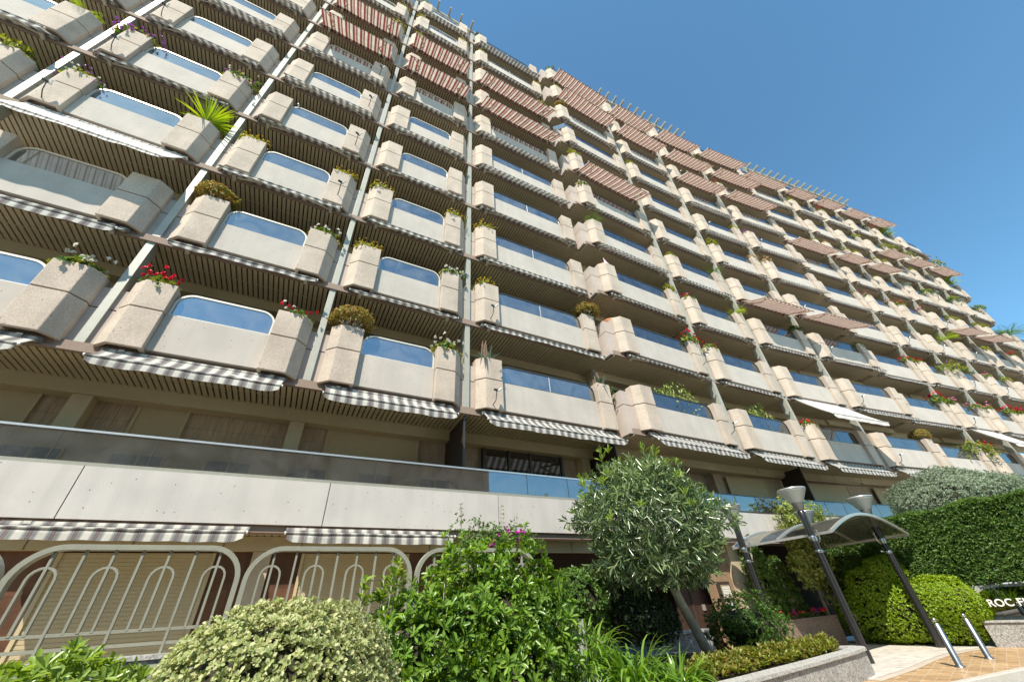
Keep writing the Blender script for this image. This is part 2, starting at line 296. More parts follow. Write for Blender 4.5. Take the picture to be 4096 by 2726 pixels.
# ------------------------------------------------------------------ leaves
def unit(a): return a / np.maximum(np.linalg.norm(a, axis=-1, keepdims=True), 1e-9)
class Leaves:
    """many small folded leaf blades gathered in one mesh"""
    def __init__(s): s.parts = []
    def add(s, P, A, N, L, W, mat, fine=False, droop=.1):
        s.parts.append((P, unit(A), N, np.broadcast_to(L, len(P)), np.broadcast_to(W, len(P)), mat, fine, droop))
    def rosettes(s, rng, T, D, k, L, W, mat, th=(25, 85), fine=False, droop=.12, jit=.15):
        """k leaves radiating round axis D at each tip T"""
        n = len(T); T = np.repeat(T, k, 0); D = unit(np.repeat(D, k, 0) + rng.normal(0, .05, (n * k, 3)))
        E = unit(np.cross(D, rng.normal(0, 1, D.shape))); F = np.cross(D, E)
        ph = rng.uniform(0, 2 * np.pi, n * k)[:, None]; t = np.radians(rng.uniform(*th, n * k))[:, None]
        A = np.cos(t) * D + np.sin(t) * (np.cos(ph) * E + np.sin(ph) * F)
        N = D - (D * A).sum(1, keepdims=True) * A + rng.normal(0, jit, A.shape)
        sc = rng.uniform(.7, 1.2, n * k)
        s.add(T + D * rng.uniform(-.3, .1, (n * k, 1)) * L, A, N, L * sc, W * sc, mat, fine, droop)
    def mesh(s, name, extra=None):
        V = []; Fq = []; MI = []; mats = []; off = 0
        for P, A, N, L, W, mat, fine, droop in s.parts:
            if mat not in mats: mats.append(mat)
            N = unit(N - (N * A).sum(1, keepdims=True) * A); B = np.cross(N, A); L = L[:, None]; W = W[:, None]; n = len(P)
            tip = P + A * L - N * L * droop
            if fine:
                v = np.stack([P, P + A * L * .4 + B * W * .36 + N * W * .16, P + A * L * .75 + B * W * .5 + N * W * .1, tip, P + A * L * .75 - B * W * .5 + N * W * .1, P + A * L * .4 - B * W * .36 + N * W * .16], 1)
                f = np.array([[0, 1, 2, 3], [0, 3, 4, 5]])
            else:
                v = np.stack([P, P + A * L * .5 + B * W * .5 + N * W * .18, tip, P + A * L * .5 - B * W * .5 + N * W * .18], 1); f = np.array([[0, 1, 2], [0, 2, 3]])
            k = v.shape[1]; V.append(v.reshape(-1, 3))
            ff = (np.arange(n)[:, None, None] * k + f[None]).reshape(-1, f.shape[1]) + off
            Fq.append(ff); MI.append(np.full(len(ff), mats.index(mat))); off += n * k
        V = np.concatenate(V); me = bpy.data.meshes.new(name)
        ev = []; ef = []; em = []
        if extra is not None:
            for mt in extra.mats:
                if mt not in mats: mats.append(mt)
            ev = extra.v; ef = [tuple(i + off for i in f) for f in extra.f]; em = [mats.index(extra.mats[i]) for i in extra.mi]
        nf = sum(len(f) for f in Fq) + len(ef)
        allv = np.concatenate([V, np.array(ev, float).reshape(-1, 3)]) if len(ev) else V
        me.vertices.add(len(allv)); me.vertices.foreach_set('co', allv.astype(np.float32).ravel())
        loops = np.concatenate([f.ravel() for f in Fq] + ([np.array([i for f in ef for i in f])] if ef else []))
        tot = np.concatenate([np.full(len(f), f.shape[1]) for f in Fq] + ([np.array([len(f) for f in ef])] if ef else []))
        me.loops.add(len(loops)); me.loops.foreach_set('vertex_index', loops.astype(np.int32))
        me.polygons.add(nf); st = np.concatenate([[0], np.cumsum(tot)[:-1]])
        me.polygons.foreach_set('loop_start', st.astype(np.int32)); me.polygons.foreach_set('loop_total', tot.astype(np.int32))
        for mt in mats: me.materials.append(mt)
        me.polygons.foreach_set('material_index', np.concatenate(MI + ([np.array(em)] if em else [])).astype(np.int32))
        me.update(calc_edges=True); me.validate(); return me
def lump(rng, D, amp, k=7, fr=3):
    """smooth bumpy radius factor for directions D"""
    r = np.ones(len(D))
    for _ in range(k):
        q = rng.normal(0, fr, 3); r += amp / math.sqrt(k) * 1.4 * np.cos(D @ q + rng.uniform(0, 6.28))
    return r
def ell_tips(rng, n, c, R, amp=.1, shell=(.8, 1.0), zmin=-1, power=2, fr=3):
    D = unit(rng.normal(0, 1, (int(n * 1.5), 3))); D = D[D[:, 2] > zmin][:n]
    if power != 2: D = D / (np.abs(D) ** power).sum(1, keepdims=True) ** (1 / power)
    r = lump(rng, unit(D), amp, fr=fr) * rng.uniform(*shell, len(D))
    R = np.array(R); P = np.array(c) + D * r[:, None] * R
    return P, unit(D / R)
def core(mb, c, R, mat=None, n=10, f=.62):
    """near-black blob inside a crown: twigs plus inner shade put into the colour"""
    mat = mat or TWIGSHADE
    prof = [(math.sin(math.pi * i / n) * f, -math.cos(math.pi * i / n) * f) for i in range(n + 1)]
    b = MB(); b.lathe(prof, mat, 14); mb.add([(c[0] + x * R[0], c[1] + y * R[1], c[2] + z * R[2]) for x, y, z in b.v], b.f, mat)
def blade(mb, base, d, L, W, mat, droop=.5, n=5, fold=.25, taper=1.0):
    """long strap leaf that arches over"""
    base = Vector(base); d = Vector(d).normalized(); vs = []; side = d.cross(Vector((0, 0, 1)))
    side = side.normalized() if side.length > .05 else Vector((1, 0, 0)); p = base.copy(); t = d.copy()
    for i in range(n + 1):
        f = i / n; ww = W * (1 - f ** (2.2 * taper)) * (.6 + .4 * min(1, f * 4)) * .5
        nrm = side.cross(t)
        vs += [p - side * ww + nrm * ww * fold, p, p + side * ww + nrm * ww * fold]
        t = (t + Vector((0, 0, -1)) * droop / n * (0.6 + f)).normalized(); p = p + t * L / n
    fs = []
    for i in range(n):
        a = i * 3; fs += [(a, a + 1, a + 4, a + 3), (a + 1, a + 2, a + 5, a + 4)]
    mb.add(vs, fs, mat)

# ------------------------------------------------------------------ the apartment building
bld = link('apartment_building', None)
bld.empty_display_size = .5
tag(bld, 'curving beige apartment block with rows of planter balconies and striped awnings', 'building')
Z1, DH = 4.58, 3.0
ends = {'Z': (-11.16, 8.66, -9.21, 8.66), 'A': (-7.225, 8.66, -5.275, 8.66), 'B': (-3.296, 8.66, -1.389, 8.66), 'C': (.559, 8.66, 2.49, 8.66), 'V': (4.472, 8.66, 7.993, 8.66),
        'D': (10.02, 8.21, 13.29, 8.25), 'E': (15.25, 8.22, 18.02, 8.13), 'F': (19.98, 7.98, 22.74, 7.72), 'G': (24.60, 7.41, 27.93, 6.99), 'H': (29.84, 7.11, 33.44, 6.64),
        'I': (35.27, 6.32, 37.33, 6.06), 'J': (39.15, 5.75, 41.16, 5.48), 'K': (43.07, 5.17, 45.08, 4.90), 'L': (46.85, 4.60, 48.90, 4.33), 'M': (50.73, 4.02, 53.3, 3.75), 'N': (55.2, 3.45, 57.2, 3.18)}
keys = list(ends)
top = {k: 10 for k in keys}; top['M'] = 9; top['N'] = 5
class Col: pass
cols = {}
for k in keys:
    x0, y0, x1, y1 = ends[k]; c = Col(); c.k = k; c.p = Vector(((x0 + x1) / 2, (y0 + y1) / 2, 0)); c.a = math.atan2(y1 - y0, x1 - x0); c.h = math.hypot(x1 - x0, y1 - y0) / 2
    cols[k] = c
def local(c, x, y):
    d = Vector((x, y, 0)) - c.p; return d.x * math.cos(c.a) + d.y * math.sin(c.a), -d.x * math.sin(c.a) + d.y * math.cos(c.a)
def world(c, x, y, z): return Vector((c.p.x + x * math.cos(c.a) - y * math.sin(c.a), c.p.y + x * math.sin(c.a) + y * math.cos(c.a), z))
junc = []
for a, b in zip(keys, keys[1:]):
    ca, cb = cols[a], cols[b]; J = ((ends[a][2] + ends[b][0]) / 2, (ends[a][3] + ends[b][1]) / 2 + .2)
    ja, jb = J, J
    if a == 'V': ja, jb = (8.92, 8.86), (8.97, 8.38)
    if a == 'G': ja, jb = (28.95, 7.05), (28.55, 7.45)
    ca.jr = local(ca, *ja)[0]; cb.jl = local(cb, *jb)[0]; junc.append((a, b, J))
cols['Z'].jl = -1.93; cols['N'].jr = 1.95; cols['M'].endcap = True
cols['N'].jr = cols['N'].h + .95

def offset_poly(poly, d):
    n = len(poly); out = []
    for i in range(n):
        p0, p1, p2 = Vector(poly[i - 1]), Vector(poly[i]), Vector(poly[(i + 1) % n])
        e0 = (p1 - p0).normalized(); e1 = (p2 - p1).normalized(); n0 = Vector((-e0.y, e0.x)); n1 = Vector((-e1.y, e1.x))
        bis = (n0 + n1); bis = bis / max(bis.length_squared / 2, .3); out.append(tuple(p1 + bis * d))
    return out
def planter_mesh(s):
    pts = [(.0, -.14), (.54, -.14), (.76, .08), (.76, .34), (.0, .34)]
    if s < 0: pts = [(-x, y) for x, y in reversed(pts)]
    inn = offset_poly(pts, .075); mid = offset_poly(pts, .022); b = MB()
    def ring(za, zb, cut_bottom, cut_top):
        n = len(pts); o0 = [(x, y, za) for x, y in pts]; o1 = [(x, y, zb) for x, y in pts]
        vs = o0 + o1; fs = [(i, (i + 1) % n, n + (i + 1) % n, n + i) for i in range(n)]
        def lip(zz, zd, base):
            k = len(vs); vs.extend([(x, y, zz) for x, y in inn]); vs.extend([(x, y, zd) for x, y in inn])
            for i in range(n):
                j = (i + 1) % n; fs.append((base + i, base + j, k + j, k + i)); fs.append((k + i, k + j, k + n + j, k + n + i))
            fs.append(tuple(range(k + n, k + 2 * n)))
        if cut_bottom: lip(za, za + .16, 0)
        else: fs.append(tuple(range(n)))
        if cut_top: lip(zb, zb - .07, n)
        else: fs.append(tuple(range(n, 2 * n)))
        b.add(vs, fs, STONE)
    ring(-.06, .832, True, False); ring(.856, 1.55, False, True)
    me = b.mesh('planter', bevel=.012)
    g = MB(); g.prism(mid, .82, .87, GROOVE)
    bm = bmesh.new(); bm.from_mesh(me); gm = g.mesh('g'); bm.from_mesh(gm)
    bm.faces.ensure_lookup_table(); nf = len(gm.polygons)
    for f in bm.faces[-nf:]: f.material_index = 1
    bm.to_mesh(me); bm.free(); me.materials.append(GROOVE); bpy.data.meshes.remove(gm); return me
PL = {s: planter_mesh(s) for s in (-1, 1)}

def arc_outline(x0, x1, z0, z1, r, n=7, bottom=True):
    pts = [(x0, z0)]
    for i in range(n + 1): a = math.pi - i / n * math.pi / 2; pts.append((x0 + r + r * math.cos(a), z1 - r + r * math.sin(a)))
    for i in range(n + 1): a = math.pi / 2 - i / n * math.pi / 2; pts.append((x1 - r + r * math.cos(a), z1 - r + r * math.sin(a)))
    pts.append((x1, z0)); return pts
left_block = set('ZABCV')
def col_meshes(c):
    h = c.h; k = c.k; M = {}
    fr = FRAMEL if k in 'ZABC' else FRAMED
    gl = GLASS_L if k in 'ZABCV' else GLASS_R
    ext = 0 if k in 'ZABCV' else .09
    b = MB()
    rn = h
    b.box(-h + .006, h - .006, 0, .16, 0, .89, PANEL)
    b.box(-h + .006, h - .006, .16, .2, .02, .88, GROOVE)
    # pinkish fascia strips out to the posts, with the same horizontal joint as the planters
    for xa, xb in ((c.jl + .004, -h - .745), (h + .745, c.jr - .004)):
        if xb - xa > .02:
            b.box(xa, xb, .2, .34, -.16, .83, STRIP); b.box(xa, xb, .22, .34, .83, .86, GROOVE); b.box(xa, xb, .2, .34, .86, 1.36, STRIP)
    if k == 'D':   # return wall of the block that steps forward
        b.box(c.jl - .12, c.jl, .2, .85, -.16, .83, STRIP); b.box(c.jl - .115, c.jl, .2, .85, .83, .86, GROOVE); b.box(c.jl - .12, c.jl, .2, .85, .86, 1.36, STRIP)
    if k == 'M':
        b.box(c.jr - .12, c.jr, .34, 1.6, -.16, 1.2, STRIP)
    if k == 'N':
        b.box(c.jr - .12, c.jr, .34, 1.6, -.16, 1.2, STRIP)
    poly = [(c.jl, .13), (c.jr, .13), (c.jr + ext, 1.62), (c.jl - ext, 1.62)]
    b.prism(poly, -.165, -.005, EDGE)
    b.box(c.jl, c.jr, .10, .18, -.215, -.167, EDGE)
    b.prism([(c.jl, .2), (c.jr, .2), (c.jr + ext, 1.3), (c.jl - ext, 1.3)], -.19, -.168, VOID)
    # olive back beam under the slab
    b.prism([(c.jl - ext, 1.30), (c.jr + ext, 1.30), (c.jr + ext, 1.62), (c.jl - ext, 1.62)], -.52, -.168, OLIVE)
    M['balcony'] = b.mesh('balcony')
    s = MB(); n = max(1, round((c.jr - c.jl) / .118)); st = (c.jr - c.jl) / n
    for i in range(n):
        x = c.jl + (i + .5) * st; e = ext * (2 * (i + .5) / n - 1); wv = st * .36
        s.prism([(x - wv, .185), (x + wv, .185), (x + wv + e, 1.295), (x - wv + e, 1.295)], -.228, -.192, SLAT)
    s.box(c.jl + .35, c.jr - .35, .70, .72, -.23, -.226, SLAT)
    M['soffit'] = s.mesh('soffit')
    gz1 = 1.53 if k in 'ZABC' else 1.50
    o = arc_outline(-h + .03, h - .03, .90, gz1, .30 if k in 'ZABC' else .27)
    if k not in 'ZABCV': o = [(-h + .03, .90), (-h + .03, gz1)] + [q for q in o if q[0] > 0]
    g = MB(); nn = len(o); vs = [(x, .07, z) for x, z in o] + [(x, .082, z) for x, z in o]
    g.add(vs, [tuple(range(nn)), tuple(reversed(range(nn, 2 * nn)))] + [(i, (i + 1) % nn, nn + (i + 1) % nn, nn + i) for i in range(nn)], gl)
    M['glass_screen'] = g.mesh('glass_screen')
    f = MB()
    path = [(x, .076, z) for x, z in o]
    for i in range(len(path) - 1): f.seg(path[i], path[i + 1], .022, fr, up=(0, 1, 0), hh=.024)
    f.box(-h + .03, h - .03, .04, .11, .892, .93, fr)
    if h > 1.2: f.box(-.012, .012, .066, .086, .93, gz1 - .02, FRAMED if k != 'V' else FRAMEL)
    for sx in (-1, 1):
        f.box(sx * h * .52 - .012, sx * h * .52 + .012, .12, .15, .1, gz1 - .06, WHITE)
    M['screen_frame'] = f.mesh('screen_frame')
    for wv_ in range(3):
      wn = MB()
      wn.prism([(c.jl - ext, 1.62), (c.jr + ext, 1.62), (c.jr + ext, 1.8), (c.jl - ext, 1.8)], -.05, 2.83, BEIGE)
      wn.box(-h - .4, h + .4, 1.575, 1.618, .0, 2.3, FRAMED); wn.box(-h - .32, -.04, 1.565, 1.574, .08, 2.22, (DARKWIN, CURT, SHUT)[wv_]); wn.box(.04, h + .32, 1.565, 1.574, .08, 2.22, (DARKWIN, DARKWIN, SHUT)[wv_])
      M['window', wv_] = wn.mesh('window')
    return M
CM = {k: col_meshes(cols[k]) for k in keys}

def awning_meshes(c, out, drop, val, mat, roller=True, seed=0):
    """cloth from a roller under the balcony to a front bar, plus a wavy valance; returns cloth and arm meshes (local x along the facade)"""
    rng = random.Random(seed); hw = min(c.h + .55, min(-c.jl, c.jr) - .18); b = MB(); n = 26; z0 = -.14; y0 = .02
    rows = []
    steps = 5 if out > .5 else 3
    for j in range(steps + 1):
        f = j / steps; sag = -.05 * math.sin(math.pi * f) * min(1, out)
        rows.append([(-hw + 2 * hw * i / n, y0 - out * f, z0 - drop * f + sag) for i in range(n + 1)])
    ph = rng.uniform(0, 6); q = rng.uniform(5, 8)
    for j in range(1, 3):
        f = j / 2
        r = []
        for i in range(n + 1):
            x = -hw + 2 * hw * i / n; edge = min(1, (hw - abs(x)) / .14)
            wob = (.016 * math.sin(q * x + ph) + .008 * math.sin(2.3 * q * x)) * f
            r.append((x, y0 - out + wob - .02 * f, z0 - drop - val * f * (.62 + .38 * edge) + .005 * math.sin(q * 1.7 * x + ph) * f))
        rows.append(r)
    w_ = n + 1; vs = [p for r in rows for p in r]
    fs = [(j * w_ + i, j * w_ + i + 1, (j + 1) * w_ + i + 1, (j + 1) * w_ + i) for j in range(len(rows) - 1) for i in range(n)]
    b.add(vs, fs, mat)
    cloth = b.mesh('awning_cloth', smooth=True)
    a = MB()
    a.tube([(-hw - .03, y0 + .03, z0 + .0), (hw + .03, y0 + .03, z0 + .0)], .055, mat, 8)
    a.tube([(-hw - .02, y0 - out, z0 - drop + .005), (hw + .02, y0 - out, z0 - drop + .005)], .022, mat, 8)
    for sx in (-1, 1): a.tube([(sx * (hw + .02), y0 - out, z0 - drop + .005), (sx * (hw + .045), y0 - out, z0 - drop + .005)], .026, WHITE, 8)
    for sx in (-1, 1):
        x = sx * (hw - .25); s = (x, y0 + .06, z0 - .06); e = (sx * (hw - .2), y0 - out + .01, z0 - drop)
        a.box(x - .04, x + .04, y0 - .02, y0 + .14, z0 - .12, z0 + .05, FRAMEL)
        if out > .6:
            k = (sx * (hw - .55), y0 - out * .5, z0 - drop * .55 - .1); a.seg(s, k, .022, FRAMEL); a.seg(k, e, .018, FRAMEL)
        else:
            k = (sx * (hw - .95), y0 - out * .45, z0 - drop * .4 - .05); a.seg(s, k, .02, FRAMEL); a.seg(k, e, .016, FRAMEL)
    return cloth, a.mesh('awning_arm')
AW = {'r': (.21, .18, .09), 's': (.36, .34, .17), 'e': (.95, .95, .13), 'f': (.95, .55, .13), 'w': (1.2, 1.3, .2), 'p': (.75, 1.15, .10), 't': (1.2, .68, .14)}
ext_cells = {}
for k, rr in {'B': (7, 8), 'C': (7, 8), 'V': (7, 8), 'D': (9, 10), 'E': (9, 10), 'F': (8, 9, 10), 'G': (8, 9, 10), 'H': (7, 10), 'I': (7, 10), 'J': (7, 10), 'K': (8, 10), 'L': (8, 10), 'M': (8,)}.items():
    for r in rr: ext_cells[k, r] = 'e'
for q in list(ext_cells):
    if q[0] in 'DEFGHIJKLM': ext_cells[q] = 'f'
ext_cells['D', 6] = 'f'; ext_cells['A', 3] = 'p'; ext_cells['F', 2] = 'w'; ext_cells['I', 2] = 'w'
for q in (('F', 4), ('G', 4), ('K', 5), ('L', 5)): ext_cells[q] = 't'
for k in 'ABCVDEFG': ext_cells[k, 1] = 's'
ext_cells['Z', 1] = 's'; ext_cells['Z', 4] = 's'; ext_cells['A', 2] = 's'
AWC = {}
def awn(c, r):
    t = ext_cells.get((c.k, r), 'r'); mat = {'r': PLAID, 's': PLAID, 'e': BACKLIT, 'f': BACKLIT, 't': BACKLIT, 'w': SUNLIT, 'p': SUNLIT}[t]
    v = (r * 7 + ord(c.k) * 3 + r * r) % 5 if t == 'r' else r % 2
    key = (c.k, t, v)
    if key not in AWC:
        o, d, va = AW[t]
        if t == 'r': o += (0, .07, -.05, .14, -.08)[v]; d += (0, .05, -.04, .10, -.06)[v]; va += (0, .03, -.05, .02, -.03)[v]
        AWC[key] = awning_meshes(c, o, d, va, mat, seed=hash((c.k, v)) % 997)
    return AWC[key]

cells = []
for k in keys:
    c = cols[k]
    for r in range(1, top[k] + 1):
        z = Z1 + (r - 1) * DH; vis = False
        for x in (c.jl, 0, c.jr):
            for dz in (-.5, 1.6):
                px, py = pix(world(c, x, 0, z + dz))
                if -120 < px < 4216 and -120 < py < 2846: vis = True
        if vis: cells.append((world(c, 0, 0, z).length, k, r, z))
cells.sort()
print('cells', len(cells))
def merged(name, items, parent):
    bm = bmesh.new(); mats = []
    for me, mw in items:
        n0 = len(bm.verts); f0 = len(bm.faces); bm.from_mesh(me); bm.verts.ensure_lookup_table(); bm.faces.ensure_lookup_table()
        for v in bm.verts[n0:]: v.co = mw @ v.co
        idx = []
        for mt in me.materials:
            if mt not in mats: mats.append(mt)
            idx.append(mats.index(mt))
        for f in bm.faces[f0:]: f.material_index = idx[f.material_index]
    me = bpy.data.meshes.new(name); bm.to_mesh(me); bm.free()
    for mt in mats: me.materials.append(mt)
    o = link(name, me, parent); o['kind'] = 'stuff'; return o
far_b, far_a = [], []
for i, (dist, k, r, z) in enumerate(cells):
    c = cols[k]; M = CM[k]; loc = world(c, 0, 0, z); mw = Matrix.Translation(loc) @ Matrix.Rotation(c.a, 4, 'Z'); cl, arm = awn(c, r)
    pieces = [('planter', PL[-1], (-c.h, 0, 0)), ('planter', PL[1], (c.h, 0, 0)), ('glass_screen', M['glass_screen'], (0, 0, 0)), ('screen_frame', M['screen_frame'], (0, 0, 0)), ('soffit', M['soffit'], (0, 0, 0))]
    if k == 'M' and r == 9: pieces = pieces[:1] + pieces[2:]
    if r < top[k]: pieces.append(('window', M['window', (r * 5 + ord(k) * 3) % 7 % 3], (0, 0, 0)))
    if i < 99:
        bo = link('balcony', M['balcony'], bld, loc, c.a)
        for nm, me, off in pieces: link(nm, me, bo, off)
        ao = link('awning', cl, bld, loc, c.a); link('awning_arm', arm, ao)
    else:
        far_b += [(M['balcony'], mw)] + [(me, mw @ Matrix.Translation(off)) for nm, me, off in pieces]
        far_a += [(cl, mw), (arm, mw)]
if far_b: merged('balcony', far_b, bld)
if far_a: merged('awning', far_a, bld)
# continuous posts between the bays
for a, b, J in junc:
    if (a, b) in (('V', 'D'), ('G', 'H')): continue
    ang = (cols[a].a + cols[b].a) / 2; zt = Z1 + DH * (min(top[a], top[b]) - 1) + 1.75
    p = MB(); dy = -.06 if a in 'ZABC' else -.10
    p.box(-.075, .075, dy, dy + .30, 4.42, zt, POSTM)
    z = Z1 + 2.1
    while z < zt: p.box(-.0765, .0765, dy - .0015, dy + .2, z, z + .008, GROOVE); z += DH * 2
    p.obj('post', bld, bevel=.008, loc=(J[0], J[1], 0), rz=ang)

# first-floor terrace: long stone band, glass rail, recessed wall
front = [(-15, 8.66), (8.9, 8.66), (14.5, 8.66), (18.5, 8.40), (23, 8.0), (28, 7.35), (34, 6.6), (45, 5.1)]
def seglist(): return [(Vector((*front[i], 0)), Vector((*front[i + 1], 0))) for i in range(len(front) - 1)]
for si, (a, b) in enumerate(seglist()):
    L = (b - a).length; ang = math.atan2(b.y - a.y, b.x - a.x)
    if si == 0: js = [0, 4.43, 8.13, 11.83, 15.53, 19.27, 22.9, L]
    else: js = [0] + [L * i / max(1, round(L / 3.7)) for i in range(1, max(1, round(L / 3.7)))] + [L]
    p = MB()
    for u0, u1 in zip(js, js[1:]): p.box(u0 + .008, u1 - .008, 0, .22, 1.54, 2.33, BAND)
    p.box(0, L, .03, .25, 1.53, 2.325, GROOVE); p.box(0, L, .06, .6, 1.42, 1.535, EDGE)
    p.box(0, L, .25, 1.75, 1.75, 1.95, BEIGE)
    p.obj('terrace_band', bld, loc=a, rz=ang)
    n = round(L / 1.24); st = L / n
    g = MB()
    for i in range(n): g.box(i * st + .004, (i + 1) * st - .004, .045, .057, 2.39, 2.90, GLASS_B if si < 2 else GLASS_R)
    g.obj('terrace_glass', bld, loc=a, rz=ang)
    rl = MB(); rl.box(0, L, .03, .08, 2.89, 2.925, ALU if si == 0 else FRAMED); rl.box(0, L, .015, .09, 2.335, 2.39, METAL if si == 0 else FRAMED)
    for i in range(n + 1): rl.box(i * st - .006, i * st + .006, .04, .062, 2.39, 2.885, FRAMED)
    rl.obj('terrace_rail', bld, loc=a, rz=ang)
    dep = 1.64 if si < 2 else 1.25
    wl = MB(); wl.box(-.2, L + .2, dep, dep + .2, 1.9, 4.42, WALLT); 
    wl.box(-.2, L + .2, dep - .32, dep - .003, 4.12, 4.36, OLIVE)
    x = .0
    while x < L: wl.box(x - .006, x + .006, dep - .324, dep - .3, 4.12, 4.36, GROOVE); x += 1.05
    wl.obj('terrace_wall', bld, loc=a, rz=ang)
    if si > 0:   # slatted soffit deepening behind the lowest balconies on the curved side
        sf = MB(); k = round(L / .118)
        for i in range(k): sf.box(L * i / k, L * (i + .72) / k, -.1, dep - .32, 4.375, 4.41, SLAT)
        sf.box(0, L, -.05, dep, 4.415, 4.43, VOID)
        sf.obj('soffit', bld, loc=a, rz=ang)
def shutter(x0, x1, y, z0, z1, ang=0, col=SHUT, step=.055):
    b = MB(); wd = x1 - x0
    b.box(0, wd, 0, .03, z0, z1, col); z = z0
    while z < z1 - .01:
        b.prism([(0.04, -.006), (wd - .04, -.006), (wd - .04, .001), (.04, .001)], z + .003, min(z + step - .004, z1), col); z += step
    for xa in (0, wd - .05): b.box(xa, xa + .05, -.03, .0, z0, z1, OLIVE)
    return b.obj('roller_shutter', bld, loc=(x0, y, 0), rz=ang)
for x0, x1 in ((-7.2, -4.95), (-3.45, -2.55), (.3, 2.65), (-11, -8.8)): shutter(x0, x1, 10.27, 1.95, 4.1)
for x0, x1, y in ((14.9, 17.2, 9.78), (19.5, 22.6, 9.42), (24.6, 27.9, 8.9)): shutter(x0, x1, y, 1.95, 3.95, math.atan2(-.42, 4) if y < 9.6 else -.065)
for x in (-8.15, -4.28, -.41, 8.2):
    b = MB(); b.box(x - .16, x + .16, 9.985, 10.295, 1.9, 4.055, OLIVE); b.obj('pilaster', bld, bevel=.006)
b = MB(); b.box(4.55, 7.4, 10.2, 10.28, 1.95, 4.05, FRAMED); b.box(4.65, 5.35, 10.18, 10.199, 2.0, 3.98, DARKWIN); b.box(5.45, 6.1, 10.17, 10.19, 2.0, 3.98, DARKWIN); b.box(6.2, 7.25, 10.18, 10.199, 2.0, 3.98, DARKWIN)
for x in (4.55, 5.38, 6.12, 7.3): b.box(x, x + .08, 10.14, 10.2, 1.95, 4.05, FRAMED)
b.obj('sliding_window', bld)
for x, y0, y1 in ((3.45, 8.9, 10.28), (8.55, 8.9, 10.28), (18.4, 8.7, 9.6)):
    b = MB(); b.box(x - .02, x + .02, y0, y1, 1.95, 4.3, DARKSHADE); b.box(x - .025, x + .025, y0 - .04, y0, 1.95, 4.36, FRAMED); b.obj('privacy_screen', bld)
# ground floor under the band
b = MB(); b.box(-15, 3.85, 9.16, 9.4, -1.35, 1.2, MARBLE); b.box(3.85, 14.5, 10.6, 10.8, -1.35, 1.4, DARKSHADE); b.box(3.85, 4.05, 9.16, 10.6, -1.35, 1.4, DARKSHADE); b.box(-15, 12.4, 9.02, 9.158, 1.17, 1.40, OLIVE); 
x = -14.6
while x < 12: b.box(x - .006, x + .006, 9.014, 9.04, 1.17, 1.40, GROOVE); x += 1.24
b.obj('ground_floor_wall', bld)
b = MB(); x = -15
while x < 12.4: b.box(x, x + .085, 8.92, 9.16, 1.41, 1.44, SLAT); x += .12
b.obj('soffit', bld)
for x0, x1 in ((-6.9, -4.9), (-3.05, -1.03), (.32, 2.36)): shutter(x0, x1, 9.12, -1.3, 1.14)
for x in (-8.15, -4.28, -.33, 3.6):
    b = MB(); b.box(x - .15, x + .15, 9.06, 9.2, -1.3, 1.165, BEIGE); b.obj('pilaster', bld)
# entrance recess
b = MB(); b.box(12.4, 34, 9.5, 9.7, -1.3, 1.5, DARKSHADE); b.box(12.45, 13.0, 9.0, 9.5, -1.3, 1.45, BEIGE); b.box(13.05, 13.5, 9.1, 9.5, -1.3, 1.45, BROWNW); b.obj('entrance_wall', bld)
b = MB(); b.box(10.3, 12.1, 9.6, 9.66, -1.3, 1.0, BROWND); b.box(10.9, 10.96, 9.58, 9.6, -1.3, .85, DARKSHADE); b.box(11.3, 11.42, 9.57, 9.6, -.25, -.1, ALU); b.obj('entrance_door', bld)
b = MB(); b.box(11.55, 12.4, 9.152, 9.4, -1.3, 1.4, PIERB); b.box(11.62, 12.16, 9.09, 9.15, -.45, .42, DARKSHADE); ip = b.obj('intercom_panel', bld)
for z0, z1 in ((-.36, -.05), (0.0, .34)):
    q = MB(); q.box(11.72, 12.1, 9.07, 9.088, z0, z1, BRASS)
    for i in range(4):
        for j in range(7): q.box(11.75 + i * .088, 11.82 + i * .088, 9.064, 9.07, z0 + .03 + j * .04, z0 + .055 + j * .04, WHITE)
    q.obj('name_plate', ip)
# two awnings rolled up under the stone band
for key, xc in (('B', -2.15), ('C', 1.50)):
    cl, arm = awning_meshes(cols[key], .36, .10, .15, PLAID, seed=int(xc * 10))
    ao = link('awning', cl, bld, (xc, 8.60, 1.58)); link('awning_arm', arm, ao)

# roof pergolas
def pergola(p0, p1, z, n, out=.5):
    a = Vector(p0); b = Vector(p1); L = (b - a).length; ang = math.atan2(b.y - a.y, b.x - a.x); m_ = MB()
    m_.box(0, L, 0, .16, z, z + .30, METAL)
    for i in range(n): x = (i + .5) * L / n; m_.box(x - .06, x + .06, -out, 2.4, z + .22, z + .46, METAL)
    for x in (.1, L / 2, L - .1): m_.box(x - .09, x + .09, .02, .14, z - 1.3, z, METAL)
    m_.obj('pergola', bld, loc=(a.x, a.y, 0), rz=ang)
pergola((.5, 8.75), (3.75, 8.75), 33.5, 4)
pergola((-8, 8.75), (.2, 8.75), 33.5, 9)
pergola((14.1, 8.3), (24.0, 7.7), 34.2, 13)
pergola((31.6, 7.05), (46.4, 4.85), 34.3, 16)

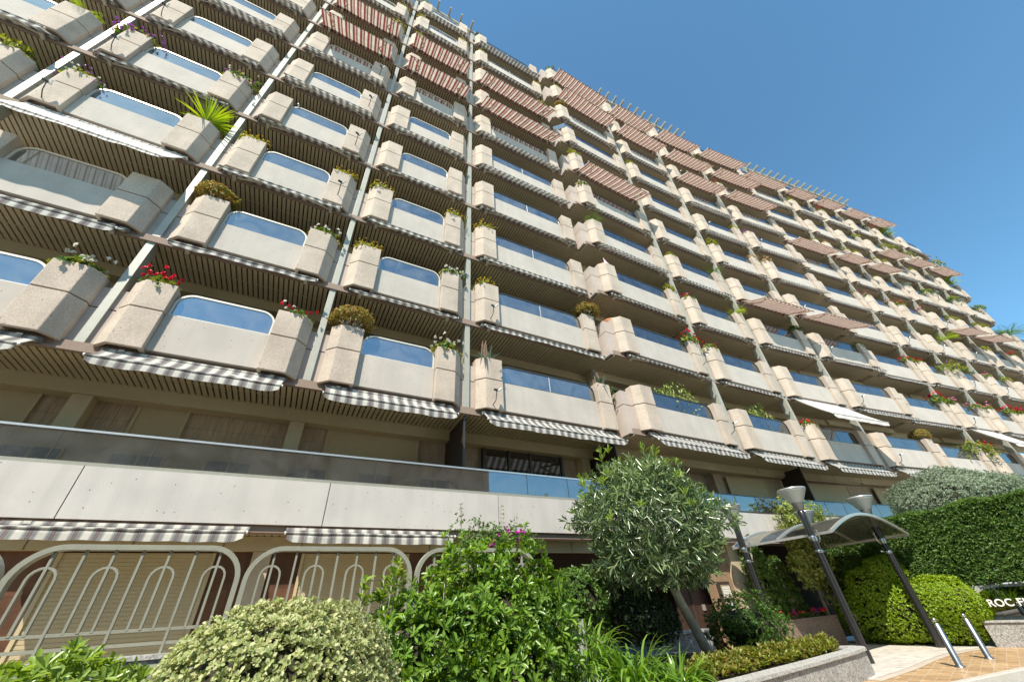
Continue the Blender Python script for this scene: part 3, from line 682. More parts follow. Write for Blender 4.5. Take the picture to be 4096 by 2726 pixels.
# small spotlights on arms
def spot_mesh():
    b = MB(); b.tube([(0, .05, 0), (.03, -.18, .12), (.02, -.26, .34)], .012, BLACKM, 6); b.tube([(-.06, -.30, .36), (.08, -.22, .40)], .035, BLACKM, 8); b.tube([(.06, -.24, .36), (.14, -.34, .42)], .025, WHITE, 8)
    return b.mesh('spotlight')
SPM = spot_mesh()
for k, s, rr in (('A', -1, (3, 4, 5)), ('B', 1, (3, 4, 5, 6)), ('V', -1, (1, 2)), ('D', 1, (1, 2)), ('G', -1, (1, 2, 3, 4, 6)), ('I', -1, (2, 4)), ('J', -1, (4, 3)), ('K', -1, (3, 4, 5)), ('F', -1, (6, 8)), ('K', 1, (6,))):
    for r in rr:
        c = cols[k]; p = world(c, s * (c.h + .35), -.12, Z1 + DH * (r - 1) + (.0 if s < 0 else .3)); link('spotlight', SPM, bld, p, c.a)

# ------------------------------------------------------------------ plants in the balcony planters
def blossoms(rng, n, R, h, mat, size=.035, k=9, z0=.02):
    lv = Leaves(); P = np.stack([rng.uniform(-R[0], R[0], n), rng.uniform(-R[1], R[1], n), rng.uniform(z0, h, n)], 1)
    D = unit(np.stack([P[:, 0] * 1.5, P[:, 1] * 2 - .3, np.full(n, .5)], 1)); lv.rosettes(rng, P, D, k, size, size * .9, mat, th=(20, 100)); return lv.mesh('blossom')
def pot_foliage(rng, n, R, h, L, W, mats, k=6, droop=.0, extra=None):
    lv = Leaves()
    for i, mt in enumerate(mats):
        m_ = n // len(mats); D = unit(rng.normal(0, 1, (m_, 3))); D[:, 2] = np.abs(D[:, 2]); P = D * np.array([R[0], R[1], h]) * lump(rng, D, .18)[:, None] * rng.uniform(.55, 1, (m_, 1))
        if droop: P[:, 2] -= droop * (np.abs(P[:, 0] / R[0]) ** 2 + np.clip(-P[:, 1] / R[1], 0, 1) ** 2) * rng.uniform(0, 1, m_)
        lv.rosettes(rng, P, unit(D + np.array([0, 0, .4])), k, L, W, mt)
    return lv.mesh('foliage', extra)
def spiky(rng, n, L, W, mat, droop, stems=((0, 0, .25),), up=.2, trunk=None):
    b = MB()
    for sx, sy, sz in stems:
        if trunk: b.tube([(sx * .5, sy * .5, 0), (sx, sy, sz)], .03, trunk, 6)
        for i in range(n):
            a = rng.uniform(0, 6.28); t = rng.uniform(up, 1.45); d = (math.cos(a) * math.sin(t), math.sin(a) * math.sin(t), math.cos(t)); blade(b, (sx, sy, sz), d, L * rng.uniform(.7, 1.1), W, mat, droop * rng.uniform(.5, 1.3), 4)
    return b
def palm_mesh(rng, n, L, mat):
    lv = Leaves()
    for i in range(n):
        a = rng.uniform(0, 6.28); t = rng.uniform(.25, 1.25); d = Vector((math.cos(a) * math.sin(t), math.sin(a) * math.sin(t), math.cos(t))); p = Vector((0, 0, .12)); P, A, N = [], [], []
        for j in range(14):
            d = (d + Vector((0, 0, -.085))).normalized(); p = p + d * L / 14; sd = d.cross(Vector((0, 0, 1))).normalized(); nn = sd.cross(d)
            for s in (-1, 1): P.append(p); A.append(sd * s + d * .55); N.append(nn)
        sz = np.repeat(np.sin(np.linspace(.35, 3.0, 14)), 2) * .26 * L
        lv.add(np.array(P), np.array(A), np.array(N), sz, .022 * L + sz * 0, mat)
    return lv.mesh('fronds')
PT = {}
def ptype(name, var):
    if (name, var) in PT: return PT[name, var]
    rng = np.random.default_rng(hash(name) % 1000 if False else sum(map(ord, name)) * 7 + var); fol = None; bl = []
    R = (.27, .19)
    if name in ('red', 'pnk', 'wht', 'org', 'rdw', 'pkr'):
        fol = pot_foliage(rng, 90, (.30, .20), .17, .065, .052, [L_GR, L_YG], 6, .06)
        mt = {'red': [REDF], 'pnk': [PNKF], 'wht': [WHTF], 'org': [ORGF, REDF], 'rdw': [REDF, WHTF], 'pkr': [PNKF, REDF]}[name]
        bl = [blossoms(rng, 20 if len(mt) < 2 else 11, (.30, .20), .25, q, .038, 18, .10) for q in mt]
    elif name == 'sml': fol = pot_foliage(rng, 12, (.22, .12), .10, .07, .04, [L_YG], 6); bl = [blossoms(rng, 3, (.2, .1), .14, REDF, .04, 14, .08)]
    elif name == 'yel': fol = pot_foliage(rng, 130, (.30, .20), .15, .05, .026, [L_YG, L_YG], 6, .05); bl = [blossoms(rng, 60, (.29, .2), .17, YELF, .022, 8, .09)]
    elif name == 'grn': fol = pot_foliage(rng, 90, (.30, .2), .24, .075, .034, [L_YG, L_YG], 6, .06)
    elif name == 'dgr': fol = pot_foliage(rng, 60, (.40, .28), .42, .09, .035, [L_DK, L_GR], 6, .1)
    elif name == 'spr': fol = pot_foliage(rng, 26, (.16, .1), .2, .08, .035, [L_YG], 6)
    elif name == 'suc':
        e = MB()
        for i in range(16): a = rng.uniform(0, 6.28); q = rng.uniform(.1, .42); e.tube([(.05 * math.cos(a), .05 * math.sin(a), 0), (q * .6 * math.cos(a), q * .5 * math.sin(a), .2), (q * math.cos(a), q * .8 * math.sin(a), .42)], [.02, .014, .008], BARK, 5)
        lv = Leaves(); T, D = ell_tips(rng, 620, (0, 0, .30), (.48, .40, .32), .10, (.7, 1), -.5); lv.rosettes(rng, T, D, 7, .06, .034, L_SUC); fol = lv.mesh('foliage', e)
    elif name == 'bsh': fol = pot_foliage(rng, 130, (.55, .38), .50, .10, .045, [L_YG, L_GR, L_YG], 6, .35); bl = [blossoms(rng, 16, (.5, .3), .45, PURF, .035, 8)]
    elif name == 'trl': fol = pot_foliage(rng, 260, (1.15, .5), .55, .10, .045, [L_YG, L_GR, L_YG], 6, .75); bl = [blossoms(rng, 20, (1, .4), .5, PURF, .04, 8)]
    elif name == 'gry': fol = pot_foliage(rng, 90, (.45, .30), .30, .09, .02, [L_GRY, L_GRY], 8, .15)
    elif name == 'jun': fol = pot_foliage(rng, 120, (.48, .32), .28, .10, .03, [L_GR, L_YG, L_GR], 7, .42)
    elif name == 'dry': fol = pot_foliage(rng, 80, (.38, .26), .30, .07, .03, [L_DRY, L_DRY], 7, .05)
    elif name == 'pur': fol = pot_foliage(rng, 80, (.44, .2), .22, .07, .04, [L_GR, L_YG], 6, .16); bl = [blossoms(rng, 70, (.46, .2), .25, PURF, .035, 10, -.02)]
    elif name == 'pwh': fol = pot_foliage(rng, 80, (.40, .2), .26, .07, .04, [L_GR, L_YG], 6, .2); bl = [blossoms(rng, 24, (.3, .2), .28, WHTF, .03, 12, .1), blossoms(rng, 22, (.45, .2), .3, PURF, .03, 8, -.1)]
    elif name == 'yuc':
        b = spiky(np.random.default_rng(var + 3), 90, .62, .034, L_TOP, .35, ((0, 0, .16),)); fol = b.mesh('foliage')
    elif name == 'yu2':
        b = spiky(np.random.default_rng(var + 5), 60, .75, .06, L_TOP, .5, ((0, 0, .75), (.45, .1, .45)), .1, BARK); fol = b.mesh('foliage')
    elif name == 'plm': fol = palm_mesh(rng, 22, .85, L_GR)
    elif name == 'cyc': fol = palm_mesh(rng, 34, 1.35, L_GR)
    elif name == 'fer': fol = palm_mesh(rng, 24, .8, L_TOP)
    elif name == 'fic':
        lv = Leaves(); n = 1500; P = np.stack([rng.uniform(-1.2, 1.05, n), rng.uniform(-.40, .2, n), rng.uniform(-.8, .95, n)], 1)
        P = P[P[:, 2] < (.62 + .22 * np.sin(P[:, 0] * 3 + 1)) * np.clip(1.5 - np.abs(P[:, 0] + .1), .3, 1)]
        D = unit(rng.normal(0, .3, P.shape) + np.array([0, -.35, -.9])); lv.add(P, D, rng.normal(0, 1, P.shape) + np.array([0, -1, .3]), .17 * rng.uniform(.7, 1.2, len(P)), .045, L_FIC, True, .1); 
        e = MB(); e.tube([(0, 0, -1.5), (.1, .05, -.2), (.3, .1, .25)], .02, BARK, 6); e.tube([(0, 0, -1.5), (-.5, .05, -.2), (-.8, .1, .5)], .02, BARK, 6); fol = lv.mesh('foliage', e)
    elif name == 'con':
        lv = Leaves()
        for q, hh in ((-.25, .5), (0, .75), (.22, .45)):
            n = 90; z = rng.uniform(0, hh, n); r = .12 * (1 - z / hh * .8); a = rng.uniform(0, 6.28, n); P = np.stack([q + r * np.cos(a), r * np.sin(a), z], 1); lv.rosettes(rng, P, unit(np.stack([np.cos(a), np.sin(a), a * 0 + .6], 1)), 5, .09, .025, L_DK)
        fol = lv.mesh('foliage')
    PT[name, var] = (fol, bl); return PT[name, var]
LOOK = {'red': ('geranium', 'red geraniums'), 'pnk': ('geranium', 'pink geraniums'), 'wht': ('flowering_plant', 'low white flowers'), 'org': ('geranium', 'orange red geraniums'), 'rdw': ('geranium', 'red and white geraniums'),
        'pkr': ('geranium', 'pink and red geraniums'), 'sml': ('geranium', 'a few small red flowers'), 'yel': ('daisy_plant', 'dense yellow flowers'), 'grn': ('green_plant', 'yellowish green sprigs'), 'dgr': ('leafy_shrub', 'bushy dark green shrub'),
        'spr': ('green_plant', 'thin green sprig'), 'suc': ('succulent', 'rounded orange green succulent'), 'bsh': ('flowering_shrub', 'loose purple flowered shrub'), 'trl': ('flowering_shrub', 'wide trailing flowered shrub'), 'gry': ('juniper', 'blue grey juniper'),
        'jun': ('juniper', 'green spilling juniper'), 'dry': ('dry_plant', 'tan dried flower clump'), 'pur': ('flowering_plant', 'purple flowers'), 'pwh': ('flowering_plant', 'white and purple flowers'), 'yuc': ('yucca', 'spiky yellow green yucca'), 'yu2': ('yucca', 'tall spiky yucca'),
        'plm': ('palm_plant', 'small feathery palm'), 'cyc': ('palm_plant', 'large dark cycad palm'), 'fer': ('fern', 'bright green fern'), 'fic': ('ficus', 'drooping variegated ficus'), 'con': ('conifer', 'dark dwarf conifer')}
ORD = ['', 'lowest', 'second', 'third', 'fourth', 'fifth', 'sixth', 'seventh', 'eighth', 'ninth', 'tenth']
CPH = {'Z': 'bay cut by photo edge', 'A': 'second bay', 'B': 'third bay', 'C': 'fourth bay', 'V': 'wide bay before step'}
for i, k in enumerate('DEFGHIJKLMN'): CPH[k] = ['first', 'second', 'third', 'fourth', 'fifth', 'sixth', 'seventh', 'eighth', 'ninth', 'tenth', 'eleventh'][i] + ' bay after step'
def put(k, r, s, t, sc=1.0, dx=0.0, dz=0.0):
    c = cols[k]; var = (r + ord(k)) % 2; fol, bl = ptype(t, var); nm, look = LOOK[t]
    loc = world(c, s * (c.h + .36) + dx if s else dx, .08 if s else .5, Z1 + DH * (r - 1) + 1.51 + dz)
    o = link(nm, fol, None, loc, c.a + (0 if t in ('fic', 'trl', 'pur', 'pwh') else random.Random(r * 31 + ord(k)).choice((0, math.pi)) + .2)); sc *= 1 if t in ('fic', 'trl', 'suc', 'yu2', 'cyc', 'plm') else 1.3; o.scale = (sc, sc, sc * (1.35 if t in ('yel', 'grn', 'red', 'wht') else 1))
    for q in bl: link('blossom', q, o)
    where = {-1: 'on left planter', 1: 'on right planter', 0: 'behind glass'}[s]
    tag(o, f'{look} {where} of {ORD[r]} balcony up, {CPH[k]}', {'geranium': 'flowers', 'flowering_plant': 'flowers', 'daisy_plant': 'flowers'}.get(nm, 'plant'), 'plants growing in the balcony planters')
    return o
PLANTS = '''A1R:wht A3L:pwh A3R:yuc*1.15 A4L:pur*1.1 A4R:pwh*1.1 A5L:sml A5R:sml A6R:spr Z3R:grn*1.2 Z4R:fer*.45 Z2R:grn
B1L:red B1R:rdw B2L:suc B2R:wht B3L:yel B3R:yel B5L:spr B7L:sml B8R:grn B9R:yel
C1L:suc*1.1 C1R:wht*1.1 C2L:yel C2R:wht C3L:yel*1.05 C3R:yel*1.05 C5L:spr C6L:spr C6R:dgr*.8 C8L:grn C9L:yel C9R:yel C10L:grn*1.2
V2L:yel V2R:suc*1.1 V3L:yel*1.1 V5L:spr V6R:sml V7L:sml V7R:sml V8R:grn V8L:dry*.8 V9L:grn V9R:yel V10L:con*.8 V3R:spr
D10L:dgr D8L:suc*.9 D9L:grn D6L:grn*1.1 D5L:wht D4L:plm*.7 D3L:sml D2L:sml D2R:red*1.25 D3R:grn*1.2 D6R:gry*.6 D5R:spr
E2L:red E2R:sml E3L:pkr E3R:fer*.6 E4L:grn E4R:plm*.8 E5R:gry*.6 E7L:grn E10R:dgr*.7 E8L:spr
F5L:grn*1.4 F5R:dry F6R:grn F8R:sml F1L:org*.9 F3R:dgr*1.1 F9R:bsh*.9 F10R:con
G5L:dry*1.1 G6L:pur*.8 G8L:red G8R:sml G3R:trl*.6 G1R:suc*1.0 G10R:gry
H5R:pnk H2R:red*1.4 H3R:org*1.2 H7R:grn H9R:red*.8 H1R:trl*1.15 H10R:gry*.8
I5L:pnk I5R:pnk I2L:pnk*1.3 I2R:pkr*1.2 I3R:trl*.9 I3L:org I7L:dry*.8 I7R:grn I9L:grn I9R:gry*.6 I10R:pnk I1L:red*1.2
J5L:org*1.2 J5R:pkr*1.1 J2L:pnk*1.2 J4R:fer*.9 J3L:bsh*1.2 J7L:grn J7R:grn J8R:grn*1.3 J9L:red*1.2 J6L:spr J2R:red*1.2 J10R:pnk
K6L:gry K6R:jun K7L:yel K4L:sml K3L:pnk*1.1 K2L:red*1.2 K5R:grn K8R:bsh*.9 K9R:red K3R:grn
L6L:gry*1.1 L6R:jun*1.2 L5L:grn L4L:grn L7L:grn L9L:red L9R:yu2*1.2 L8L:bsh L8R:bsh*.9 L5R:grn
M6L:gry M6R:jun*1.2 M5L:grn M4L:red M7R:yu2*1.4 M8R:bsh*1.3 N5L:cyc*1.1'''
random.seed(4)
ok = {(k, r) for _, k, r, _ in cells}
for q in PLANTS.split():
    a, t = q.split(':'); sc = 1.0
    if '*' in t: t, sc = t.split('*'); sc = float(sc)
    k = a[0]; s = -1 if a[-1] == 'L' else 1; r = int(a[1:-1])
    if (k, r) in ok: put(k, r, s, t, sc)
put('D', 1, 0, 'fic', 1.0, .1, .1); put('E', 1, 0, 'fic', .9, 0, .05)
# agaves with tall cactus stems at the lowest wide balcony
for s, txt in ((-1, 'blue green agave with tall cactus stems on left planter of lowest wide balcony'), (1, 'spreading agave with dark cactus stems on right planter beside the facade step')):
    c = cols['V']; rng = random.Random(s + 8); b = MB()
    for i in range(22):
        a = rng.uniform(0, 6.28); t = rng.uniform(.35, 1.5); blade(b, (0, 0, 0), (math.cos(a) * math.sin(t), math.sin(a) * math.sin(t), math.cos(t)), rng.uniform(.4, .62), .085, L_AGV, rng.uniform(.2, 1.1), 5, .35)
    o = b.obj('agave', None, loc=world(c, s * (c.h + .36), .06, Z1 + 1.48)); tag(o, txt, 'plant', 'plants growing in the balcony planters')
    q = MB()
    for i in range(8): x = rng.uniform(-.16, .02) - .05; y = rng.uniform(-.06, .12); q.tube([(x, y, 0), (x + rng.uniform(-.04, .04), y, .4), (x + rng.uniform(-.06, .06), y, rng.uniform(.55, .85))], [.024, .022, .012], CACT, 6)
    q.obj('cactus_stem', o)
    lv = Leaves(); rg = np.random.default_rng(s + 40); n = 60; P = np.stack([rg.uniform(.22, .36, n) * -s * (1 if s < 0 else -1), rg.uniform(-.2, .1, n), rg.uniform(-.55, .05, n)], 1)
    lv.rosettes(rg, P, unit(rg.normal(0, 1, P.shape)), 4, .06, .045, L_GR); link('trailing_leaves', lv.mesh('trailing_leaves'), o)
# odds and ends on balconies
c = cols['D']
b = MB(); b.tube([(0, 0, 0), (0, 0, .62)], .008, WHITE, 6); b.add([(0, 0, .6), (.10, -.05, .35), (.16, -.08, .22), (.02, 0, .22)], [(0, 1, 2, 3)], PNKF)
b.add([(0, .001, .48), (.16, -.08, .1), (.08, -.06, .08), (.0, .001, .2)], [(0, 1, 2, 3)], WHITE)
tag(b.obj('flag', None, loc=world(c, -c.h - .33, .05, Z1 + 2 * DH + 1.5)), 'small drooping red and white flag on planter right of the step', 'flag')
for k, r, dx, rr, txt in (('D', 2, -.75, .30, 'round terracotta pot behind planter just right of the step'), ('E', 2, .25, .26, 'round terracotta pot behind glass beside red geraniums')):
    c = cols[k]; b = MB(); b.lathe([(0, -.2), (.14, -.2), (.22, -.05), (.27, .12), (.24, .26), (.27, .30), (.23, .30), (.2, .2), (0, .2)], TERRA, 20)
    o = b.obj('terracotta_pot', None, True, loc=world(c, -c.h + dx + .35, .55, Z1 + DH * (r - 1) + 1.45)); o.scale = (rr / .27,) * 3; tag(o, txt, 'pot')
c = cols['D']; b = MB()
x0 = -c.h - .62
for a_, b_ in (((0, 0), (.55, 0)), ((0, 0), (-.22, .24)), ((-.22, .24), (-.5, .5))):
    p_ = Vector((*a_, 0)); q_ = Vector((*b_, 0)); b.seg(p_ + Vector((0, 0, .25)), q_ + Vector((0, 0, .25)), .006, GLASS_L, hh=.25)
tag(b.obj('glass_windbreak', None, loc=world(c, x0, -.08, Z1 + 6 * DH + 1.5), rz=c.a), 'clear glass wind screen standing on planter at the step, seventh balcony up', 'wind screen')
c = cols['B']; b = MB()
b.lathe([(0, 0), (.18, .02), (.28, .05), (.36, .10), (.36, .11), (.27, .065), (.17, .035), (0, .015)], WHITE, 28)
t = MB(); t.add([(v[0], v[2] * 1.0, v[1] * .72) for v in b.v], b.f, WHITE); t.seg((0, .02, 0), (0, .25, -.1), .02, ALU); t.seg((0, .02, -.2), (0, -.3, -.02), .012, ALU)
t.tube([(0, -.3, -.02), (0, -.24, -.01)], .035, ALU, 8)
tag(t.obj('satellite_dish', None, True, loc=world(c, -c.h + .28, .25, Z1 + 3 * DH + 1.62), rz=-.5), 'white satellite dish behind the fourth balcony up of the third bay', 'satellite dish')
# ------------------------------------------------------------------ ground, paving, walls
def sheet(name, poly, z, mat, rz=0):
    b = MB(); b.add([(x, y, z) for x, y in poly], [tuple(range(len(poly)))], mat); return struct(b.obj(name))
sheet('ground', [(-400, -400), (400, -400), (400, 400), (-400, 400)], -ZG, ASPH)
sheet('road', [(2, -4.5), (40, -4.5), (40, 4.4), (2, 4.4)], -ZG + .004, ROADM)
sheet('brick_paving', [(3, 4.2), (9.9, 4.02), (12.1, 3.74), (14.9, 3.1), (17, 2.5), (18, 8.4), (3, 8.4)], PV, BRICKP)
mb_ = [(9.6, 5.0), (11.2, 5.12), (12.6, 5.32), (13.6, 5.42), (14.6, 5.36), (15.6, 5.18), (16.2, 5.0), (16.2, 9.1), (9.6, 9.1)]
sheet('border_paving', [(x, y - (.0 if y > 8 else .16)) for x, y in mb_], PV + .004, BORDP)
sheet('marble_paving', mb_, PV + .008, MARBP)
b = MB(); cp = [(-3, 4.1), (3, 4.12), (9.9, 3.94), (12.1, 3.66), (14.9, 3.02), (17, 2.42)]
for p, q in zip(cp, cp[1:]):
    L = math.hypot(q[0] - p[0], q[1] - p[1]); n = max(1, round(L / .9))
    for i in range(n):
        f0, f1 = i / n, (i + 1) / n - .006 / L; P0 = [p[j] + (q[j] - p[j]) * f0 for j in (0, 1)]; P1 = [p[j] + (q[j] - p[j]) * f1 for j in (0, 1)]
        b.prism([(P0[0], P0[1]), (P1[0], P1[1]), (P1[0], P1[1] + .14), (P0[0], P0[1] + .14)], -ZG - .1, PV + .01, CURBM)
struct(b.obj('curb', bevel=.012))
# curved granite bed with coping
bedp = [(3.3, 4.42), (6.0, 4.62), (8.0, 4.86), (9.6, 5.08), (10.2, 5.2), (10.42, 5.34), (10.46, 5.55), (10.30, 5.80), (9.4, 6.5), (8.6, 7.3), (8.2, 8.2), (3.3, 8.2)]
b = MB(); b.prism(bedp, -ZG, -.945, GRANITE)
for f0, f1 in zip(bedp[:4], bedp[1:5]): pass
bed = b.obj('granite_planter'); tag(bed, 'low curved granite planter wall with rounded end holding shrubs beside paving', 'planter wall')
b = MB(); o_ = offset_poly(bedp, -.035); i_ = offset_poly(bedp, .24); n = len(bedp)
vs = [(x, y, -.943) for x, y in o_] + [(x, y, -.90) for x, y in o_] + [(x, y, -.90) for x, y in i_] + [(x, y, -.943) for x, y in i_]; fs = []
for i in range(n):
    j = (i + 1) % n
    for k in range(3): fs.append((k * n + i, k * n + j, (k + 1) * n + j, (k + 1) * n + i))
    fs.append((3 * n + i, 3 * n + j, j, i))
b.add(vs, fs, GRANCAP); b.obj('coping', bed)
b = MB(); b.add([(x, y, -.925) for x, y in i_], [tuple(range(n))], SOIL); b.obj('soil', bed)
# raised bed in front of the fence and the low fence wall
b = MB(); b.prism([(-9, 2.35), (3.25, 2.35), (3.25, 5.8), (-9, 5.8)], -ZG, -.80, GRANITE); rb = b.obj('raised_bed'); tag(rb, 'raised granite bed under the pale rounded shrub and hedge', 'planter wall')
b = MB(); b.prism([(-9, 2.55), (3.1, 2.55), (3.1, 5.79), (-9, 5.79)], -.799, -.78, SOIL); b.obj('soil', rb)
b = MB(); b.box(-9, 3.6, 5.82, 6.18, -ZG, -.17, GRANITE); fw = b.obj('fence_wall'); tag(fw, 'low granite wall carrying the arched metal fence', 'wall')
b = MB(); b.box(-9, 3.62, 5.80, 6.20, -.168, -.13, GRANCAP); b.obj('coping', fw)
b = MB(); b.box(3.62, 4.0, 5.5, 5.95, -ZG, -.12, GRANITE); gp = b.obj('granite_pillar', bevel=.01); tag(gp, 'short grey granite pillar between the green hedge and strappy leaves', 'pillar')
b = MB(); b.box(-15, 3.9, 6.2, 9.1, -ZG, -.6, BEIGE); struct(b.obj('patio_floor'))
b = MB(); b.box(5.2, 9.8, 8.22, 8.5, -ZG, -.62, GRANITE); b.box(5.2, 9.8, 8.18, 8.54, -.62, -.58, GRANCAP); lw = b.obj('low_wall'); tag(lw, 'shaded granite flower wall behind the leaning tree trunk', 'wall')

# arched metal fence panels
def fence_panel(x0, x1):
    b = MB(); z0, z1, r, y = -.13, .80, .33, 6.0
    o = [(x0, z0)] + [(x0 + r - r * math.cos(a), z1 - r + r * math.sin(a)) for a in [i / 9 * math.pi / 2 for i in range(10)]] + [(x1 - r + r * math.sin(a), z1 - r + r * math.cos(a)) for a in [i / 9 * math.pi / 2 for i in range(10)]] + [(x1, z0)]
    def strip(pts, hw, hd):
        for p, q in zip(pts, pts[1:]):
            b.seg((p[0], y, p[1]), (q[0], y, q[1]), hd, METAL, up=(0, 0, 1) if abs(q[0] - p[0]) > abs(q[1] - p[1]) else (1, 0, 0), hh=hw)
    def ribbon(pts, wd, y0, y1):
        n = len(pts); L, R = [], []
        for i in range(n):
            a = Vector(pts[max(i - 1, 0)]); c = Vector(pts[min(i + 1, n - 1)]); d = (c - a).normalized(); nn = Vector((-d.y, d.x)); L.append(Vector(pts[i]) + nn * wd / 2); R.append(Vector(pts[i]) - nn * wd / 2)
        vs = [(p.x, yy, p.y) for yy in (y0, y1) for p in L] + [(p.x, yy, p.y) for yy in (y0, y1) for p in R]; fs = []
        for i in range(n - 1):
            fs += [(i, i + 1, 2 * n + i + 1, 2 * n + i), (n + i, n + i + 1, 3 * n + i + 1, 3 * n + i), (i, i + 1, n + i + 1, n + i), (2 * n + i, 2 * n + i + 1, 3 * n + i + 1, 3 * n + i)]
        b.add(vs, fs, METAL)
    ribbon(o, .05, y - .05, y + .05)
    for z in (-.045, .07): b.box(x0 + .03, x1 - .03, y - .018, y + .018, z - .014, z + .014, METAL)
    wd = x1 - x0; n = 4; st = wd / n
    for i in range(n):
        xc = x0 + (i + .5) * st
        b.box(xc - .011, xc + .011, y - .022, y + .022, .07, z1 - .03, METAL)
        rr = st * .22
        ribbon([(xc - rr, .07), (xc - rr, .62 - rr)] + [(xc - rr * math.cos(a), .62 - rr + rr * math.sin(a)) for a in [j / 8 * math.pi for j in range(1, 8)]] + [(xc + rr, .62 - rr), (xc + rr, .07)], .02, y - .02, y + .02)
        if i: xb = x0 + i * st; b.box(xb - .011, xb + .011, y - .022, y + .022, z0, z1 - .03, METAL)
    return b.obj('fence_panel')
fences = [(-6.18, -4.29, None), (-4.22, -2.34, 'arched grey metal fence panel cut off by the left photo edge'), (-2.27, -.40, 'whole arched grey metal fence panel in front of wide shutter'), (-.32, 1.58, 'second arched grey metal fence panel behind the pale rounded shrub'), (1.68, 3.56, 'arched grey metal fence panel half hidden by the green hedge and bougainvillea')]
for x0, x1, lb in fences:
    f = fence_panel(x0, x1); tag(f, lb or 'arched grey metal fence panel beyond the left photo edge', 'fence', 'arched metal fence panels')

# ------------------------------------------------------------------ canopy with lamp posts
PX = (11.62, 15.12); PY = (5.93, 7.86)
def lamp(x, y, lb):
    b = MB(); b.lathe([(.085, PV), (.085, 1.5), (.088, 1.72), (.07, 1.74)], BLACKM, 20); o = b.obj('lamp_post', None, True, loc=(x, y, 0)); tag(o, lb, 'lamp post', 'lamp posts carrying the glass canopy')
    c_ = MB(); c_.lathe([(.092, 1.03), (.095, 1.04), (.095, 1.14), (.092, 1.15)], CHROME, 20); c_.lathe([(.09, .78), (.093, .79), (.093, .83), (.09, .84)], CHROME, 20); sx = 1 if x < 13 else -1
    c_.seg((sx * .05, 0, .81), (sx * .42, 0, .83), .012, CHROME); c_.tube([(sx * .06, 0, 1.05), (sx * .2, 0, 1.02), (sx * .3, 0, 1.12), (sx * .32, 0, 1.3)], .022, CHROME, 8); c_.obj('bracket', o, True)
    h = MB(); h.lathe([(.06, 1.72), (.085, 1.74), (.145, 1.92), (.150, 1.93)], LAMPG, 28); h.obj('lamp_cone', o, True)
    g = MB(); pr = [(.148, 1.93), (.315, 2.21), (.32, 2.24)]; n = 56
    vs = []
    for r, z in pr:
        for k in range(n): rr = r * (1 + (.012 if k % 2 else -.012)); vs.append((rr * math.cos(6.2832 * k / n), rr * math.sin(6.2832 * k / n), z))
    g.add(vs, [(i * n + k, i * n + (k + 1) % n, (i + 1) * n + (k + 1) % n, (i + 1) * n + k) for i in range(2) for k in range(n)], LENS); g.obj('lamp_shade', o)
    t = MB(); t.lathe([(.32, 2.235), (.335, 2.245), (.33, 2.275), (.2, 2.30), (0, 2.305)], ALU, 28); t.lathe([(0, 2.302), (.02, 2.31), (.02, 2.33), (0, 2.335)], ALU, 10, (.05, 0, 0)); t.obj('lamp_cap', o, True)
LENS, _t, _b = newmat('frosted_lens'); _b.inputs['Base Color'].default_value = (.74, .75, .68, 1); _b.inputs['Roughness'].default_value = .35
_tr = _t.nodes.new('ShaderNodeBsdfTranslucent'); _tr.inputs[0].default_value = (.75, .77, .68, 1); _mx = _t.nodes.new('ShaderNodeMixShader'); _mx.inputs[0].default_value = .55
_t.links.new(_b.outputs[0], _mx.inputs[1]); _t.links.new(_tr.outputs[0], _mx.inputs[2]); _t.links.new(_mx.outputs[0], _t.nodes['Material Output'].inputs[0])
lamp(PX[0], PY[1], 'black lamp post behind the round tree, back corner of canopy'); lamp(PX[0], PY[0], 'tallest looking black lamp post, at the left front canopy edge')
lamp(PX[1], PY[0], 'black lamp post at right front of canopy before the topiary'); lamp(PX[1] + .4, PY[1], 'black lamp post at back of canopy, lamp peeping above the roof')
CANG, _t, _b = newmat('canopy_acrylic'); _n = _t.nodes; _n.remove(_b)
_tr = _n.new('ShaderNodeBsdfTransparent'); _tr.inputs[0].default_value = (.58, .56, .47, 1); _g = _n.new('ShaderNodeBsdfGlossy'); _g.inputs[0].default_value = (.75, .74, .68, 1); _g.inputs['Roughness'].default_value = .03; _d = _n.new('ShaderNodeBsdfDiffuse'); _d.inputs[0].default_value = (.42, .42, .38, 1)
_m1 = _n.new('ShaderNodeMixShader'); _m1.inputs[0].default_value = .6; _m2 = _n.new('ShaderNodeMixShader'); _m2.inputs[0].default_value = .10
_t.links.new(_tr.outputs[0], _m1.inputs[1]); _t.links.new(_g.outputs[0], _m1.inputs[2]); _t.links.new(_m1.outputs[0], _m2.inputs[1]); _t.links.new(_d.outputs[0], _m2.inputs[2]); _t.links.new(_m2.outputs[0], _n['Material Output'].inputs[0])
cx0, cx1, cy0, cy1, cz, ch = 11.78, 15.78, 5.52, 8.3, 1.20, .56
def arcp(n=28): return [(cx0 + (cx1 - cx0) * i / n, cz + ch * math.sin(math.pi * (.06 + .88 * i / n)) - ch * math.sin(math.pi * .06)) for i in range(n + 1)]
can = link('glass_canopy', None); can.location = (0, 0, 0); tag(can, 'arched clear grey canopy roof spanning four black lamp posts', 'canopy')
A_ = arcp(); b = MB(); n = len(A_)
vs = [(x, y, z) for y in (cy0, cy1) for x, z in A_] + [(x, y, z + .012) for y in (cy0, cy1) for x, z in A_]
fs = [(i, i + 1, n + i + 1, n + i) for i in range(n - 1)] + [(2 * n + i, 2 * n + i + 1, 3 * n + i + 1, 3 * n + i) for i in range(n - 1)]
b.add(vs, fs, CANG); b.obj('canopy_sheet', can, True)
